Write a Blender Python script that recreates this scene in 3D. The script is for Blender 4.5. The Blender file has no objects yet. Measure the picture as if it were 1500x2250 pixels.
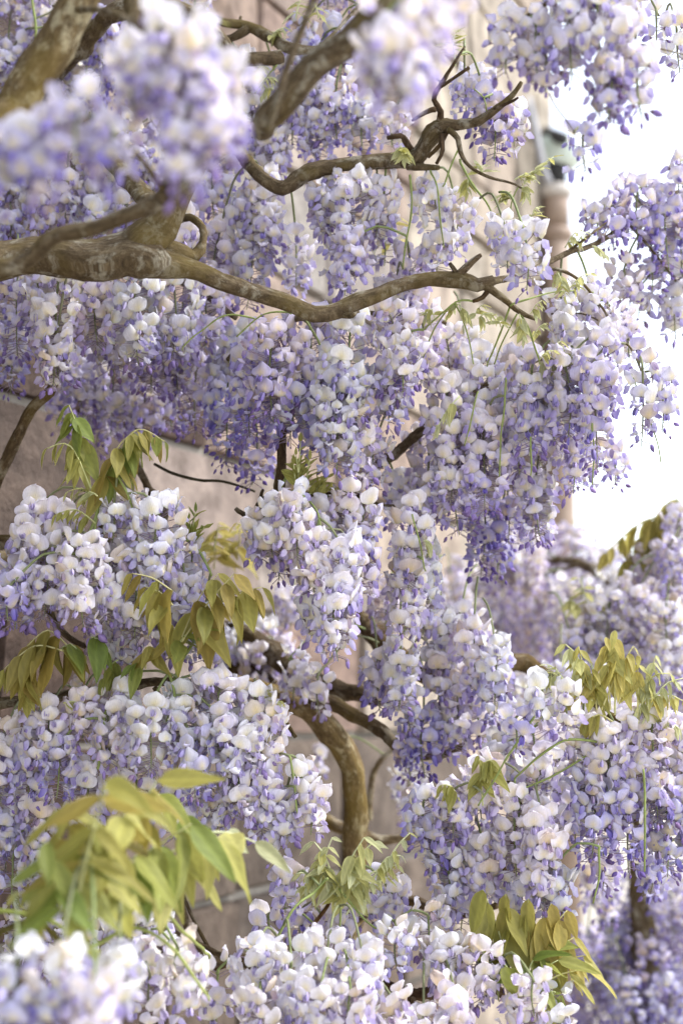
import bpy, math, random
import numpy as np
from mathutils import Vector, Matrix, noise

random.seed(7)
RNG = np.random.default_rng(11)
R = math.radians
SC = bpy.context.scene
COL = SC.collection

# ------------------------------------------------------------------ camera
CAM_POS = Vector((0.0, 0.0, 1.55))
PITCH = R(7.0)
FOCAL, SENS = 55.0, 36.0
FPX = FOCAL / 24.0 * 1500.0
cam_d = bpy.data.cameras.new('camera')
cam = bpy.data.objects.new('camera', cam_d)
COL.objects.link(cam)
cam.location = CAM_POS
cam.rotation_euler = (R(90) + PITCH, 0, 0)
cam_d.sensor_fit = 'VERTICAL'
cam_d.sensor_height = SENS
cam_d.sensor_width = 24.0
cam_d.lens = FOCAL
cam_d.clip_start = 0.05
cam_d.clip_end = 2000
cam_d.dof.use_dof = True
cam_d.dof.focus_distance = 1.88
cam_d.dof.aperture_fstop = 3.2
cam_d.dof.aperture_blades = 0
SC.camera = cam
C_R = Vector((1, 0, 0))
C_F = Vector((0, math.cos(PITCH), math.sin(PITCH)))
C_U = Vector((0, -math.sin(PITCH), math.cos(PITCH)))

def P(px, py, z):
    """a point seen at photo pixel (px,py), z metres in front of the lens"""
    return CAM_POS + z * (C_F + ((px - 750) / FPX) * C_R - ((py - 1125) / FPX) * C_U)

def proj(v):
    d = Vector(v) - CAM_POS
    z = d.dot(C_F)
    return 750 + d.dot(C_R) / z * FPX, 1125 - d.dot(C_U) / z * FPX, z

def pxm(z):
    return z / FPX

# ------------------------------------------------------------------ sky, sun, exposure
SUN_EL, SUN_AZ = R(50), R(92)          # azimuth measured from +Y towards +X
world = bpy.data.worlds.new('World')
SC.world = world
world.use_nodes = True
nt = world.node_tree
bg = nt.nodes['Background']
sky = nt.nodes.new('ShaderNodeTexSky')
sky.sky_type = 'NISHITA'
sky.sun_disc = False
sky.sun_elevation = SUN_EL
sky.sun_rotation = SUN_AZ
sky.air_density = 1.0
sky.dust_density = 1.5
sky.ozone_density = 1.0
hsv = nt.nodes.new('ShaderNodeHueSaturation')     # thin even cloud: a paler sky all round
hsv.inputs['Saturation'].default_value = 0.40
nt.links.new(sky.outputs[0], hsv.inputs['Color'])
nt.links.new(hsv.outputs[0], bg.inputs[0])
bg.inputs[1].default_value = 0.15
sun_d = bpy.data.lights.new('sun', 'SUN')
sun = bpy.data.objects.new('sun', sun_d)
COL.objects.link(sun)
sun_d.energy = 1.5
sun_d.angle = R(14)
sun_d.color = (1.0, 0.98, 0.95)
sdir = Vector((math.sin(SUN_AZ) * math.cos(SUN_EL), math.cos(SUN_AZ) * math.cos(SUN_EL), math.sin(SUN_EL)))
sun.rotation_euler = sdir.to_track_quat('Z', 'Y').to_euler()
SC.view_settings.view_transform = 'Standard'
SC.view_settings.look = 'None'
SC.view_settings.gamma = 1.0
SC.view_settings.use_curve_mapping = False
SC.view_settings.exposure = 1.66
SC.cycles.use_denoising = True
SC.cycles.max_bounces = 8
SC.cycles.diffuse_bounces = 5
SC.cycles.transmission_bounces = 4

# ------------------------------------------------------------------ materials
def new_mat(name):
    m = bpy.data.materials.new(name)
    m.use_nodes = True
    t = m.node_tree
    t.nodes.clear()
    out = t.nodes.new('ShaderNodeOutputMaterial')
    return m, t, out

def N(t, kind, **kw):
    n = t.nodes.new(kind)
    for k, v in kw.items():
        if k in n.inputs:
            n.inputs[k].default_value = v
        else:
            setattr(n, k, v)
    return n

def ramp(t, stops):
    n = t.nodes.new('ShaderNodeValToRGB')
    e = n.color_ramp.elements
    while len(e) < len(stops):
        e.new(0.5)
    for i, (p, c) in enumerate(stops):
        e[i].position = p
        e[i].color = (*c, 1)
    return n

def leafy_mat(name, transl, rough, spec, nscale, namt, vein=0.0):
    m, t, out = new_mat(name)
    at = N(t, 'ShaderNodeAttribute', attribute_name='Col')
    oi = N(t, 'ShaderNodeObjectInfo')
    mul = N(t, 'ShaderNodeMix', data_type='RGBA', blend_type='MULTIPLY')
    mul.inputs[0].default_value = 1
    t.links.new(at.outputs['Color'], mul.inputs[6])
    t.links.new(oi.outputs['Color'], mul.inputs[7])
    tc = N(t, 'ShaderNodeTexCoord')
    nz = N(t, 'ShaderNodeTexNoise')
    nz.inputs['Scale'].default_value = nscale
    nz.inputs['Detail'].default_value = 3
    t.links.new(tc.outputs['Object'], nz.inputs['Vector'])
    mr = N(t, 'ShaderNodeMapRange')
    mr.inputs[1].default_value = 0.3; mr.inputs[2].default_value = 0.7
    mr.inputs[3].default_value = 1 - namt; mr.inputs[4].default_value = 1 + namt
    t.links.new(nz.outputs[0], mr.inputs[0])
    mul2 = N(t, 'ShaderNodeMix', data_type='RGBA', blend_type='MULTIPLY')
    mul2.inputs[0].default_value = 1
    t.links.new(mul.outputs[2], mul2.inputs[6])
    t.links.new(mr.outputs[0], mul2.inputs[7])
    base, height = mul2.outputs[2], nz.outputs[0]
    if vein:            # fine veins fanning out from the claw of each standard
        w1 = N(t, 'ShaderNodeMath', operation='MULTIPLY_ADD')
        w1.inputs[1].default_value = 26.0
        t.links.new(at.outputs['Alpha'], w1.inputs[0])
        t.links.new(oi.outputs['Random'], w1.inputs[2])
        vn = N(t, 'ShaderNodeTexNoise', noise_dimensions='1D')
        vn.inputs['Scale'].default_value = 1.0
        vn.inputs['Detail'].default_value = 2
        t.links.new(w1.outputs[0], vn.inputs['W'])
        vr = N(t, 'ShaderNodeMapRange')
        vr.inputs[1].default_value = 0.35; vr.inputs[2].default_value = 0.6
        vr.inputs[3].default_value = 1 - vein; vr.inputs[4].default_value = 1.03
        t.links.new(vn.outputs[0], vr.inputs[0])
        m3 = N(t, 'ShaderNodeMix', data_type='RGBA', blend_type='MULTIPLY')
        m3.inputs[0].default_value = 1
        t.links.new(base, m3.inputs[6]); t.links.new(vr.outputs[0], m3.inputs[7])
        base = m3.outputs[2]
        ah = N(t, 'ShaderNodeMath', operation='ADD')
        t.links.new(height, ah.inputs[0]); t.links.new(vr.outputs[0], ah.inputs[1])
        height = ah.outputs[0]
    pb = N(t, 'ShaderNodeBsdfPrincipled')
    pb.inputs['Roughness'].default_value = rough
    pb.inputs['Specular IOR Level'].default_value = spec
    tr = N(t, 'ShaderNodeBsdfTranslucent')
    t.links.new(base, pb.inputs['Base Color'])
    t.links.new(base, tr.inputs['Color'])
    bp = N(t, 'ShaderNodeBump')
    bp.inputs['Strength'].default_value = 0.3
    bp.inputs['Distance'].default_value = 0.001
    t.links.new(height, bp.inputs['Height'])
    t.links.new(bp.outputs[0], pb.inputs['Normal'])
    mx = N(t, 'ShaderNodeMixShader')
    mx.inputs[0].default_value = transl
    t.links.new(pb.outputs[0], mx.inputs[1])
    t.links.new(tr.outputs[0], mx.inputs[2])
    t.links.new(mx.outputs[0], out.inputs[0])
    return m

M_PETAL = leafy_mat('petal', 0.33, 0.65, 0.15, 260, 0.06, vein=0.09)
M_LEAF = leafy_mat('young_leaf', 0.52, 0.5, 0.35, 150, 0.10)
M_STEM = leafy_mat('green_stem', 0.12, 0.6, 0.3, 200, 0.15)

def bark_mat():
    m, t, out = new_mat('wisteria_bark')
    uv = N(t, 'ShaderNodeAttribute', attribute_name='tubeuv')
    oi = N(t, 'ShaderNodeObjectInfo')
    mp = N(t, 'ShaderNodeMapping')
    mp.inputs['Scale'].default_value = (210, 210, 75)
    t.links.new(uv.outputs['Vector'], mp.inputs['Vector'])
    nz = N(t, 'ShaderNodeTexNoise')
    nz.inputs['Scale'].default_value = 1.0; nz.inputs['Detail'].default_value = 10; nz.inputs['Roughness'].default_value = 0.74
    t.links.new(mp.outputs[0], nz.inputs['Vector'])
    rp = ramp(t, [(0.28, (0.030, 0.020, 0.012)), (0.5, (0.115, 0.082, 0.046)), (0.68, (0.235, 0.185, 0.115)), (0.85, (0.36, 0.31, 0.24))])
    t.links.new(nz.outputs[0], rp.inputs[0])
    # lichen
    mp2 = N(t, 'ShaderNodeMapping')
    mp2.inputs['Scale'].default_value = (60, 60, 38)
    t.links.new(uv.outputs['Vector'], mp2.inputs['Vector'])
    nz2 = N(t, 'ShaderNodeTexNoise')
    nz2.inputs['Scale'].default_value = 1.0; nz2.inputs['Detail'].default_value = 8; nz2.inputs['Roughness'].default_value = 0.7
    t.links.new(mp2.outputs[0], nz2.inputs['Vector'])
    r2 = ramp(t, [(0.52, (0, 0, 0)), (0.62, (0.75, 0.75, 0.75))])
    t.links.new(nz2.outputs[0], r2.inputs[0])
    mx = N(t, 'ShaderNodeMix', data_type='RGBA')
    mx.inputs[7].default_value = (0.40, 0.37, 0.29, 1)
    t.links.new(r2.outputs[0], mx.inputs[0])
    t.links.new(rp.outputs[0], mx.inputs[6])
    # moss tint
    nz3 = N(t, 'ShaderNodeTexNoise')
    nz3.inputs['Scale'].default_value = 1.0; nz3.inputs['Detail'].default_value = 4
    mp3 = N(t, 'ShaderNodeMapping')
    mp3.inputs['Scale'].default_value = (22, 22, 14)
    mp3.inputs['Location'].default_value = (3, 7, 1)
    t.links.new(uv.outputs['Vector'], mp3.inputs['Vector'])
    t.links.new(mp3.outputs[0], nz3.inputs['Vector'])
    r3 = ramp(t, [(0.48, (0, 0, 0)), (0.68, (0.65, 0.65, 0.65))])
    t.links.new(nz3.outputs[0], r3.inputs[0])
    mx2 = N(t, 'ShaderNodeMix', data_type='RGBA')
    mx2.inputs[7].default_value = (0.17, 0.125, 0.035, 1)
    t.links.new(r3.outputs[0], mx2.inputs[0])
    t.links.new(mx.outputs[2], mx2.inputs[6])
    mul = N(t, 'ShaderNodeMix', data_type='RGBA', blend_type='MULTIPLY')
    mul.inputs[0].default_value = 1
    t.links.new(mx2.outputs[2], mul.inputs[6])
    t.links.new(oi.outputs['Color'], mul.inputs[7])
    pb = N(t, 'ShaderNodeBsdfPrincipled')
    pb.inputs['Roughness'].default_value = 0.85
    pb.inputs['Specular IOR Level'].default_value = 0.2
    t.links.new(mul.outputs[2], pb.inputs['Base Color'])
    ad = N(t, 'ShaderNodeMath', operation='ADD')
    t.links.new(nz.outputs[0], ad.inputs[0])
    t.links.new(nz2.outputs[0], ad.inputs[1])
    bp = N(t, 'ShaderNodeBump')
    bp.inputs['Strength'].default_value = 1.0
    bp.inputs['Distance'].default_value = 0.006
    t.links.new(ad.outputs[0], bp.inputs['Height'])
    t.links.new(bp.outputs[0], pb.inputs['Normal'])
    t.links.new(pb.outputs[0], out.inputs[0])
    return m
M_BARK = bark_mat()

def rough_mat(name, stops, scale, bump=0.3, dist=0.01, rough=0.9, objrand=0.0, palette=None, detail=8):
    m, t, out = new_mat(name)
    tc = N(t, 'ShaderNodeTexCoord')
    ge = N(t, 'ShaderNodeNewGeometry')
    nz = N(t, 'ShaderNodeTexNoise')
    nz.inputs['Scale'].default_value = scale
    nz.inputs['Detail'].default_value = detail; nz.inputs['Roughness'].default_value = 0.65
    t.links.new(ge.outputs['Position'], nz.inputs['Vector'])
    rp = ramp(t, stops)
    t.links.new(nz.outputs[0], rp.inputs[0])
    last = rp.outputs[0]
    if palette:
        oi = N(t, 'ShaderNodeObjectInfo')
        pr = ramp(t, palette)
        pr.color_ramp.interpolation = 'LINEAR'
        t.links.new(oi.outputs['Random'], pr.inputs[0])
        mul = N(t, 'ShaderNodeMix', data_type='RGBA', blend_type='MULTIPLY')
        mul.inputs[0].default_value = 1
        t.links.new(last, mul.inputs[6]); t.links.new(pr.outputs[0], mul.inputs[7])
        last = mul.outputs[2]
    pb = N(t, 'ShaderNodeBsdfPrincipled')
    pb.inputs['Roughness'].default_value = rough
    pb.inputs['Specular IOR Level'].default_value = 0.2
    t.links.new(last, pb.inputs['Base Color'])
    bp = N(t, 'ShaderNodeBump')
    bp.inputs['Strength'].default_value = bump
    bp.inputs['Distance'].default_value = dist
    t.links.new(nz.outputs[0], bp.inputs['Height'])
    t.links.new(bp.outputs[0], pb.inputs['Normal'])
    t.links.new(pb.outputs[0], out.inputs[0])
    return m

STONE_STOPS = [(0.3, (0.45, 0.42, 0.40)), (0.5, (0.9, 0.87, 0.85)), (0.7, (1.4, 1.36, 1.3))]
M_STONE_RED_SHADED = rough_mat('red_sandstone_shaded', STONE_STOPS, 22, 0.9, 0.02, palette=[(0.0, (0.062, 0.041, 0.033)), (0.4, (0.080, 0.057, 0.047)), (0.7, (0.056, 0.043, 0.038)), (1.0, (0.092, 0.070, 0.058))])  # red-brown stone, darkened further with the vine's shade put into its colour
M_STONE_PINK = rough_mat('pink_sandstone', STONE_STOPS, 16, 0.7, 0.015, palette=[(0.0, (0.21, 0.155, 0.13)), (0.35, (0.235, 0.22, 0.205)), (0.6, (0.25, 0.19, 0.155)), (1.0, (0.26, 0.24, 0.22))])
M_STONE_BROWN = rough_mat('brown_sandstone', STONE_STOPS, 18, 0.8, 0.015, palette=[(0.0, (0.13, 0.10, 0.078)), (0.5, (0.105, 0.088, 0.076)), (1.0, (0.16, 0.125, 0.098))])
M_STONE_BEIGE = rough_mat('beige_sandstone', STONE_STOPS, 12, 0.5, 0.01, palette=[(0.0, (0.28, 0.245, 0.20)), (0.5, (0.31, 0.28, 0.235)), (1.0, (0.29, 0.24, 0.20))])
M_MORTAR = rough_mat('lime_mortar', [(0.3, (0.17, 0.155, 0.135)), (0.7, (0.27, 0.25, 0.22))], 30, 0.4, 0.005)
M_GROUND = rough_mat('pale_gravel', [(0.3, (0.30, 0.27, 0.22)), (0.5, (0.42, 0.38, 0.32)), (0.7, (0.52, 0.48, 0.42))], 45, 0.6, 0.02)
M_PIPE = rough_mat('pipe_paint', [(0.3, (0.24, 0.175, 0.135)), (0.7, (0.34, 0.265, 0.21))], 14, 0.2, 0.004, rough=0.55)
M_COLLAR = rough_mat('pipe_collar_paint', [(0.3, (0.42, 0.39, 0.36)), (0.7, (0.55, 0.51, 0.47))], 14, 0.2, 0.004, rough=0.5)
M_HOPPER = rough_mat('hopper_paint', [(0.3, (0.56, 0.66, 0.60)), (0.7, (0.66, 0.74, 0.69))], 10, 0.15, 0.004, rough=0.5)
M_DARK = rough_mat('dark_iron', [(0.3, (0.02, 0.022, 0.024)), (0.7, (0.05, 0.05, 0.05))], 30, 0.3, 0.003, rough=0.6)
M_LEAD = rough_mat('lead_grey', [(0.3, (0.26, 0.26, 0.28)), (0.7, (0.36, 0.36, 0.38))], 20, 0.2, 0.003, rough=0.5)

# ------------------------------------------------------------------ helpers
def mesh_from(name, verts, faces, mat, col=None, smooth=True, uv=None):
    me = bpy.data.meshes.new(name)
    me.from_pydata([tuple(v) for v in verts], [], [tuple(f) for f in faces])
    if smooth:
        me.polygons.foreach_set('use_smooth', [True] * len(me.polygons))
    if col is not None:
        a = me.attributes.new('Col', 'FLOAT_COLOR', 'POINT')
        c = np.ones((len(verts), 4), dtype=np.float32)
        c[:, :3] = np.asarray(col)[:, :3]
        a.data.foreach_set('color', c.ravel())
    if uv is not None:
        a = me.attributes.new('tubeuv', 'FLOAT_VECTOR', 'POINT')
        a.data.foreach_set('vector', np.asarray(uv, dtype=np.float32).ravel())
    me.materials.append(mat)
    me.update()
    return me

def fast_mesh(name, V, F, C, mat):
    """V (n,3), F list of (m,4) quad/tri arrays (tri padded with -1), C (n,3)"""
    me = bpy.data.meshes.new(name)
    me.vertices.add(len(V))
    me.vertices.foreach_set('co', np.asarray(V, dtype=np.float32).ravel())
    nf = len(F)
    me.loops.add(nf * 4)
    me.polygons.add(nf)
    me.loops.foreach_set('vertex_index', np.asarray(F, dtype=np.int32).ravel())
    me.polygons.foreach_set('loop_start', np.arange(0, nf * 4, 4, dtype=np.int32))
    me.polygons.foreach_set('use_smooth', np.ones(nf, dtype=bool))
    a = me.attributes.new('Col', 'FLOAT_COLOR', 'POINT')
    c = np.full((len(V), 4), 0.5, dtype=np.float32)
    C = np.asarray(C)
    c[:, :C.shape[1]] = C
    a.data.foreach_set('color', c.ravel())
    me.materials.append(mat)
    me.update(calc_edges=True)
    return me

def link(name, data, parent=None, loc=None, world_loc=None):
    o = bpy.data.objects.new(name, data)
    COL.objects.link(o)
    if parent is not None:
        o.parent = parent
    if loc is not None:
        o.location = loc
    return o

ORIGIN = {}
def wpos(o):
    return ORIGIN.get(o.name, Vector((0, 0, 0)))

def thing(name, label, cat, loc, group=None):
    o = bpy.data.objects.new(name, None)
    COL.objects.link(o)
    o.empty_display_size = 0.05
    o.location = loc
    o['label'] = label; o['category'] = cat
    if group:
        o['group'] = group
    ORIGIN[o.name] = Vector(loc)
    return o

def part(name, me, parent, wl):
    """mesh part whose own origin is at world point wl"""
    o = bpy.data.objects.new(name, me)
    COL.objects.link(o)
    o.parent = parent
    o.location = Vector(wl) - wpos(parent)
    ORIGIN[o.name] = Vector(wl)
    return o

def catmull(pts, rad, step):
    """smooth polyline through pts with radii; returns arrays"""
    pts = [np.array(p, dtype=float) for p in pts]
    if len(pts) == 2:
        pts = [pts[0], (pts[0] + pts[1]) / 2, pts[1]]
        rad = [rad[0], (rad[0] + rad[1]) / 2, rad[1]]
    out, ro = [], []
    n = len(pts)
    for i in range(n - 1):
        p0 = pts[max(i - 1, 0)]; p1 = pts[i]; p2 = pts[i + 1]; p3 = pts[min(i + 2, n - 1)]
        k = max(2, int(np.linalg.norm(p2 - p1) / step))
        for j in range(k):
            t = j / k
            q = 0.5 * ((2 * p1) + (-p0 + p2) * t + (2 * p0 - 5 * p1 + 4 * p2 - p3) * t * t + (-p0 + 3 * p1 - 3 * p2 + p3) * t ** 3)
            out.append(q); ro.append(rad[i] + (rad[i + 1] - rad[i]) * t)
    out.append(pts[-1]); ro.append(rad[-1])
    return np.array(out), np.array(ro)

def tube_arrays(pts, rad, sides, bumpy=0.0, seed=0.0, v0=0):
    """tube with closed ends -> verts, quads, uv"""
    n = len(pts)
    tang = np.gradient(pts, axis=0)
    tang /= np.maximum(np.linalg.norm(tang, axis=1, keepdims=True), 1e-9)
    up = np.array([0.13, 0.31, 0.94])
    a = np.cross(tang[0], up); a /= np.linalg.norm(a)
    V, UV = [], []
    s = 0.0
    for i in range(n):
        a = a - tang[i] * np.dot(a, tang[i]); a /= np.linalg.norm(a)
        b = np.cross(tang[i], a)
        if i:
            s += np.linalg.norm(pts[i] - pts[i - 1])
        for k in range(sides):
            th = 2 * math.pi * k / sides
            r = rad[i]
            if bumpy:
                c, sn = math.cos(th), math.sin(th)
                r *= 1 + bumpy * (noise.noise(Vector((c * 1.3 + seed, sn * 1.3, s / max(rad[i], 1e-4) * 0.35))) * 1.0
                                  + (0.35 * math.sin(4 * th + s / max(rad[i], 1e-4) * 0.45 + seed) if rad[i] > 0.006 else 0)
                                  + 0.5 * noise.noise(Vector((c * 3 + seed, sn * 3 + 5, s / max(rad[i], 1e-4) * 0.9))))
            d = a * math.cos(th) + b * math.sin(th)
            V.append(pts[i] + d * r)
            UV.append((d[0] * rad[i], d[1] * rad[i] + d[2] * rad[i], s))
    F = []
    for i in range(n - 1):
        for k in range(sides):
            k2 = (k + 1) % sides
            F.append((v0 + i * sides + k, v0 + i * sides + k2, v0 + (i + 1) * sides + k2, v0 + (i + 1) * sides + k))
    # end caps: a centre vertex each, quads made of fan pairs
    for ring, ctr, sgn in ((0, pts[0] - tang[0] * rad[0] * 0.3, 1), (n - 1, pts[-1] + tang[-1] * rad[-1] * 0.3, -1)):
        ci = v0 + len(V)
        V.append(ctr); UV.append((0, 0, s if sgn < 0 else 0))
        for k in range(0, sides if sides > 3 else 0, 2):
            q = [v0 + ring * sides + k, v0 + ring * sides + (k + 1) % sides, v0 + ring * sides + (k + 2) % sides, ci]
            F.append(tuple(q if sgn < 0 else q[::-1]))
    return V, F, UV

# ------------------------------------------------------------------ flower shapes
def lerp3(a, b, t):
    return np.array(a) * (1 - t) + np.array(b) * t

CREAM = (0.90, 0.79, 0.42)
def petal_cols(tone):
    """tone 0 = old, nearly white; 1 = fresh deep violet"""
    face = lerp3((0.85, 0.835, 0.84), (0.44, 0.42, 0.72), tone)
    edge = lerp3((0.77, 0.755, 0.83), (0.33, 0.295, 0.68), tone)
    keel = lerp3((0.53, 0.46, 0.71), (0.19, 0.145, 0.50), min(1, tone * 1.35 + 0.03))
    bud = lerp3((0.36, 0.27, 0.52), (0.17, 0.115, 0.38), tone)
    return face, edge, keel, bud

def pod(V, F, C, length, w, h, p0, bend, ca, cb, rings=5, sides=6, tilt=0.0):
    v0 = len(V)
    for i in range(rings + 1):
        s = i / rings
        prof = math.sin(math.pi * min(max(s, 0.04), 0.97) ** 0.8) ** 0.75
        x = length * s; z = bend * s * s * length + tilt * s * length
        for k in range(sides):
            th = 2 * math.pi * k / sides
            V.append((p0[0] + x, p0[1] + math.cos(th) * w * prof, p0[2] + z + math.sin(th) * h * prof))
            C.append(lerp3(ca, cb, s))
    for i in range(rings):
        for k in range(sides):
            F.append((v0 + i * sides + k, v0 + i * sides + (k + 1) % sides, v0 + (i + 1) * sides + (k + 1) % sides, v0 + (i + 1) * sides + k))

def calyx(V, F, C, col):
    v0 = len(V)
    sides = 6
    for x, r in ((-0.001, 0.0008), (0.001, 0.0026), (0.0045, 0.0034)):
        for k in range(sides):
            th = 2 * math.pi * k / sides
            V.append((x, math.cos(th) * r, math.sin(th) * r)); C.append(np.array(col))
    for i in range(2):
        for k in range(sides):
            F.append((v0 + i * sides + k, v0 + i * sides + (k + 1) % sides, v0 + (i + 1) * sides + (k + 1) % sides, v0 + (i + 1) * sides + k))

def sheet(V, F, C, fn, nu, nv, mark=False):
    v0 = len(V)
    for i in range(nu + 1):
        for j in range(nv + 1):
            p, c = fn(i / nu, -1 + 2 * j / nv)
            V.append(p); C.append(np.append(c[:3], -1 + 2 * j / nv) if mark else c)
    for i in range(nu):
        for j in range(nv):
            a = v0 + i * (nv + 1) + j
            F.append((a, a + 1, a + nv + 2, a + nv + 1))

def make_flower(tone, stage, rnd, lo=False):
    """stage 2 open, 1 half open, 0 bud.  x outward, z up, origin at the calyx."""
    V, F, C = [], [], []
    face, edge, keel, bud = petal_cols(tone)
    cal = lerp3((0.30, 0.24, 0.24), (0.16, 0.09, 0.20), tone)
    if not lo:
        calyx(V, F, C, cal)
    if stage == 0:
        L = rnd.uniform(0.010, 0.017)
        pod(V, F, C, L, L * 0.23, L * 0.33, (0.002, 0, 0), rnd.uniform(-0.1, 0.25), bud * 1.15, bud * 0.85, 3 if lo else 5, 4 if lo else 6)
        return V, F, C
    if stage == 2:
        L = rnd.uniform(0.0225, 0.0275); W = rnd.uniform(0.0122, 0.0152)
        a0, a1 = R(rnd.uniform(55, 75)), R(rnd.uniform(92, 118))
        back = rnd.choice((rnd.uniform(0.1, 0.45), rnd.uniform(0.4, 0.85))); cup = rnd.uniform(-0.05, 0.2)
    else:
        L = rnd.uniform(0.016, 0.019); W = rnd.uniform(0.008, 0.0105)
        a0, a1 = R(rnd.uniform(5, 20)), R(rnd.uniform(40, 75))
        back = rnd.uniform(0.45, 0.9); cup = -0.1
    skew = rnd.uniform(-0.14, 0.14); ph = rnd.uniform(0, 6.28); rip = rnd.uniform(0.06, 0.24)
    notch = rnd.uniform(-0.07, 0.07); lift = rnd.choice((0, 0, rnd.uniform(0.1, 0.5))); twist = rnd.gauss(0, 0.25)
    # centre line of the standard
    nst = 20
    cx, cz = [0.003], [0.0015]
    for i in range(nst):
        s = (i + 0.5) / nst
        ang = a0 + (a1 - a0) * (s ** 0.7)
        cx.append(cx[-1] + math.cos(ang) * L / nst); cz.append(cz[-1] + math.sin(ang) * L / nst)
    def banner(s, t):
        f = s * nst; i = min(int(f), nst - 1); u = f - i
        x = cx[i] * (1 - u) + cx[i + 1] * u; z = cz[i] * (1 - u) + cz[i + 1] * u
        ang = a0 + (a1 - a0) * (s ** 0.7)
        w = W * (max(0.0, 1 - abs((s - 0.47) / 0.53) ** 2.6) ** 0.5) + 0.0012 * (1 - s)
        y = w * (t + skew * s * (1 - t * t))
        # the margin falls back away from the face; a crease runs up the middle
        off = -back * W * (0.62 * abs(t) + 0.38 * t * t) + cup * W * (t * t) * (1 - s) - 0.10 * W * math.exp(-(t / 0.25) ** 2) * 0.6
        off += lift * W * abs(t) * max(0, s - 0.35) * 2 + twist * W * t * s + rip * W * math.sin(3.2 * t + ph) * s + rip * W * math.sin(6 * s + ph * 2) * abs(t)
        nx, nz = math.sin(ang), -math.cos(ang)          # face normal (outward)
        dz = -0.10 * L * (abs(t) ** 2.2) * s * s + notch * L * math.exp(-(t / 0.2) ** 2) * s ** 4
        x += off * nx + dz * math.cos(ang); z += off * nz + dz * math.sin(ang)
        c = lerp3(face, edge, min(1, abs(t) ** 1.5 * 0.75 + max(0, s - 0.75)))
        blot = math.exp(-(t / 0.42) ** 2 - ((s - 0.28) / 0.27) ** 2)
        c = lerp3(c, CREAM, 0.75 * blot * (1 if stage == 2 else 0.3))
        if abs(t) < 0.05 and s < 0.9:
            c = lerp3(c, (0.70, 0.64, 0.40), 0.32 * (1 - s))
        if s < 0.12:
            c = lerp3(c, (0.62, 0.66, 0.30), 0.45)
        return (x, y, z), c
    sheet(V, F, C, lambda s, t: banner(0.5 - 0.5 * math.cos(math.pi * s), t), 6 if lo else 8, 6 if lo else 8, True)
    # wings
    wl = rnd.uniform(0.0105, 0.0135) if stage == 2 else 0.0125
    droop = rnd.uniform(-0.85, -0.3); spread = rnd.uniform(0.10, 0.42) if stage == 2 else 0.12
    for sg in (-1, 1):
        sp = spread * rnd.uniform(0.7, 1.3)
        def wing(s, t, sg=sg, sp=sp):
            w = 0.0054 * math.sin(math.pi * min(0.97, 0.08 + 0.9 * s)) ** 0.6
            x = 0.004 + wl * s
            z = 0.0008 + droop * wl * s * (0.5 + 0.5 * s) + w * t * 0.95
            y = sg * (0.0016 + sp * wl * 0.32 * math.sin(math.pi * (0.1 + 0.62 * s)) + 0.0022 * (1 - t * t) * math.sin(math.pi * s))
            c = lerp3(lerp3(keel, edge, 0.85), keel, min(1, s * 1.1))
            return (x, y, z), c
        sheet(V, F, C, wing, 2 if lo else 4, 1 if lo else 2)
    if not lo:
      pod(V, F, C, wl * 0.92, 0.0026, 0.0042, (0.004, 0, -0.0005), 0.1, lerp3(keel, edge, 0.5), keel * 0.85, 4, 6, tilt=droop * 0.9)
    return V, F, C

TONES = [0.0, 0.16, 0.34, 0.55, 0.78, 1.0]
FLOWERS = {}
frnd = random.Random(5)
for ti, tn in enumerate(TONES):
    for stage, nvar in ((2, 5), (1, 2), (0, 2)):
        L = []
        for k in range(nvar):
            st0 = frnd.getstate()
            V, F, C = make_flower(tn, stage, frnd)
            V = np.array(V); F = np.array(F)
            C = np.array([np.append(np.clip(q[:3], 0.01, 0.95), (q[3] + 1) / 2 if len(q) > 3 else 0.5) for q in C])
            me = fast_mesh('flower', V, F, C, M_PETAL)
            st = frnd.getstate()
            frnd.setstate(st0)
            V2, F2, C2 = make_flower(tn, stage, frnd, True)
            frnd.setstate(st)
            C2 = np.array([np.append(np.clip(q[:3], 0.01, 0.95), (q[3] + 1) / 2 if len(q) > 3 else 0.5) for q in C2])
            L.append((np.array(V2), np.array(F2), C2, me))
        FLOWERS[(ti, stage)] = L

# ------------------------------------------------------------------ the setting: ground, wall, pipe
def grid_ground():
    e = 1500
    V = [(-e, -e, 0), (e, -e, 0), (e, e, 0), (-e, e, 0)]
    o = link('ground', mesh_from('ground', V, [(0, 1, 2, 3)], M_GROUND, smooth=False))
    o['kind'] = 'structure'
grid_ground()

WA = P(0, 1125, 2.42); WB = P(1216, 1125, 5.05)
WU = Vector((WB.x - WA.x, WB.y - WA.y, 0)).normalized()
WN = Vector((WU.y, -WU.x, 0))                      # faces the garden
W0 = Vector((WA.x, WA.y, 0))
S_END = (Vector((WB.x, WB.y, 0)) - W0).length
S_BEG = -1.6
WALL_H = 4.6
WROT = Matrix((WU, WN * -1, Vector((0, 0, 1)))).transposed().to_4x4()   # local x along, y into the wall
def wall_pt(s, h, out=0.0):
    return W0 + WU * s + Vector((0, 0, h)) + WN * out

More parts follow.
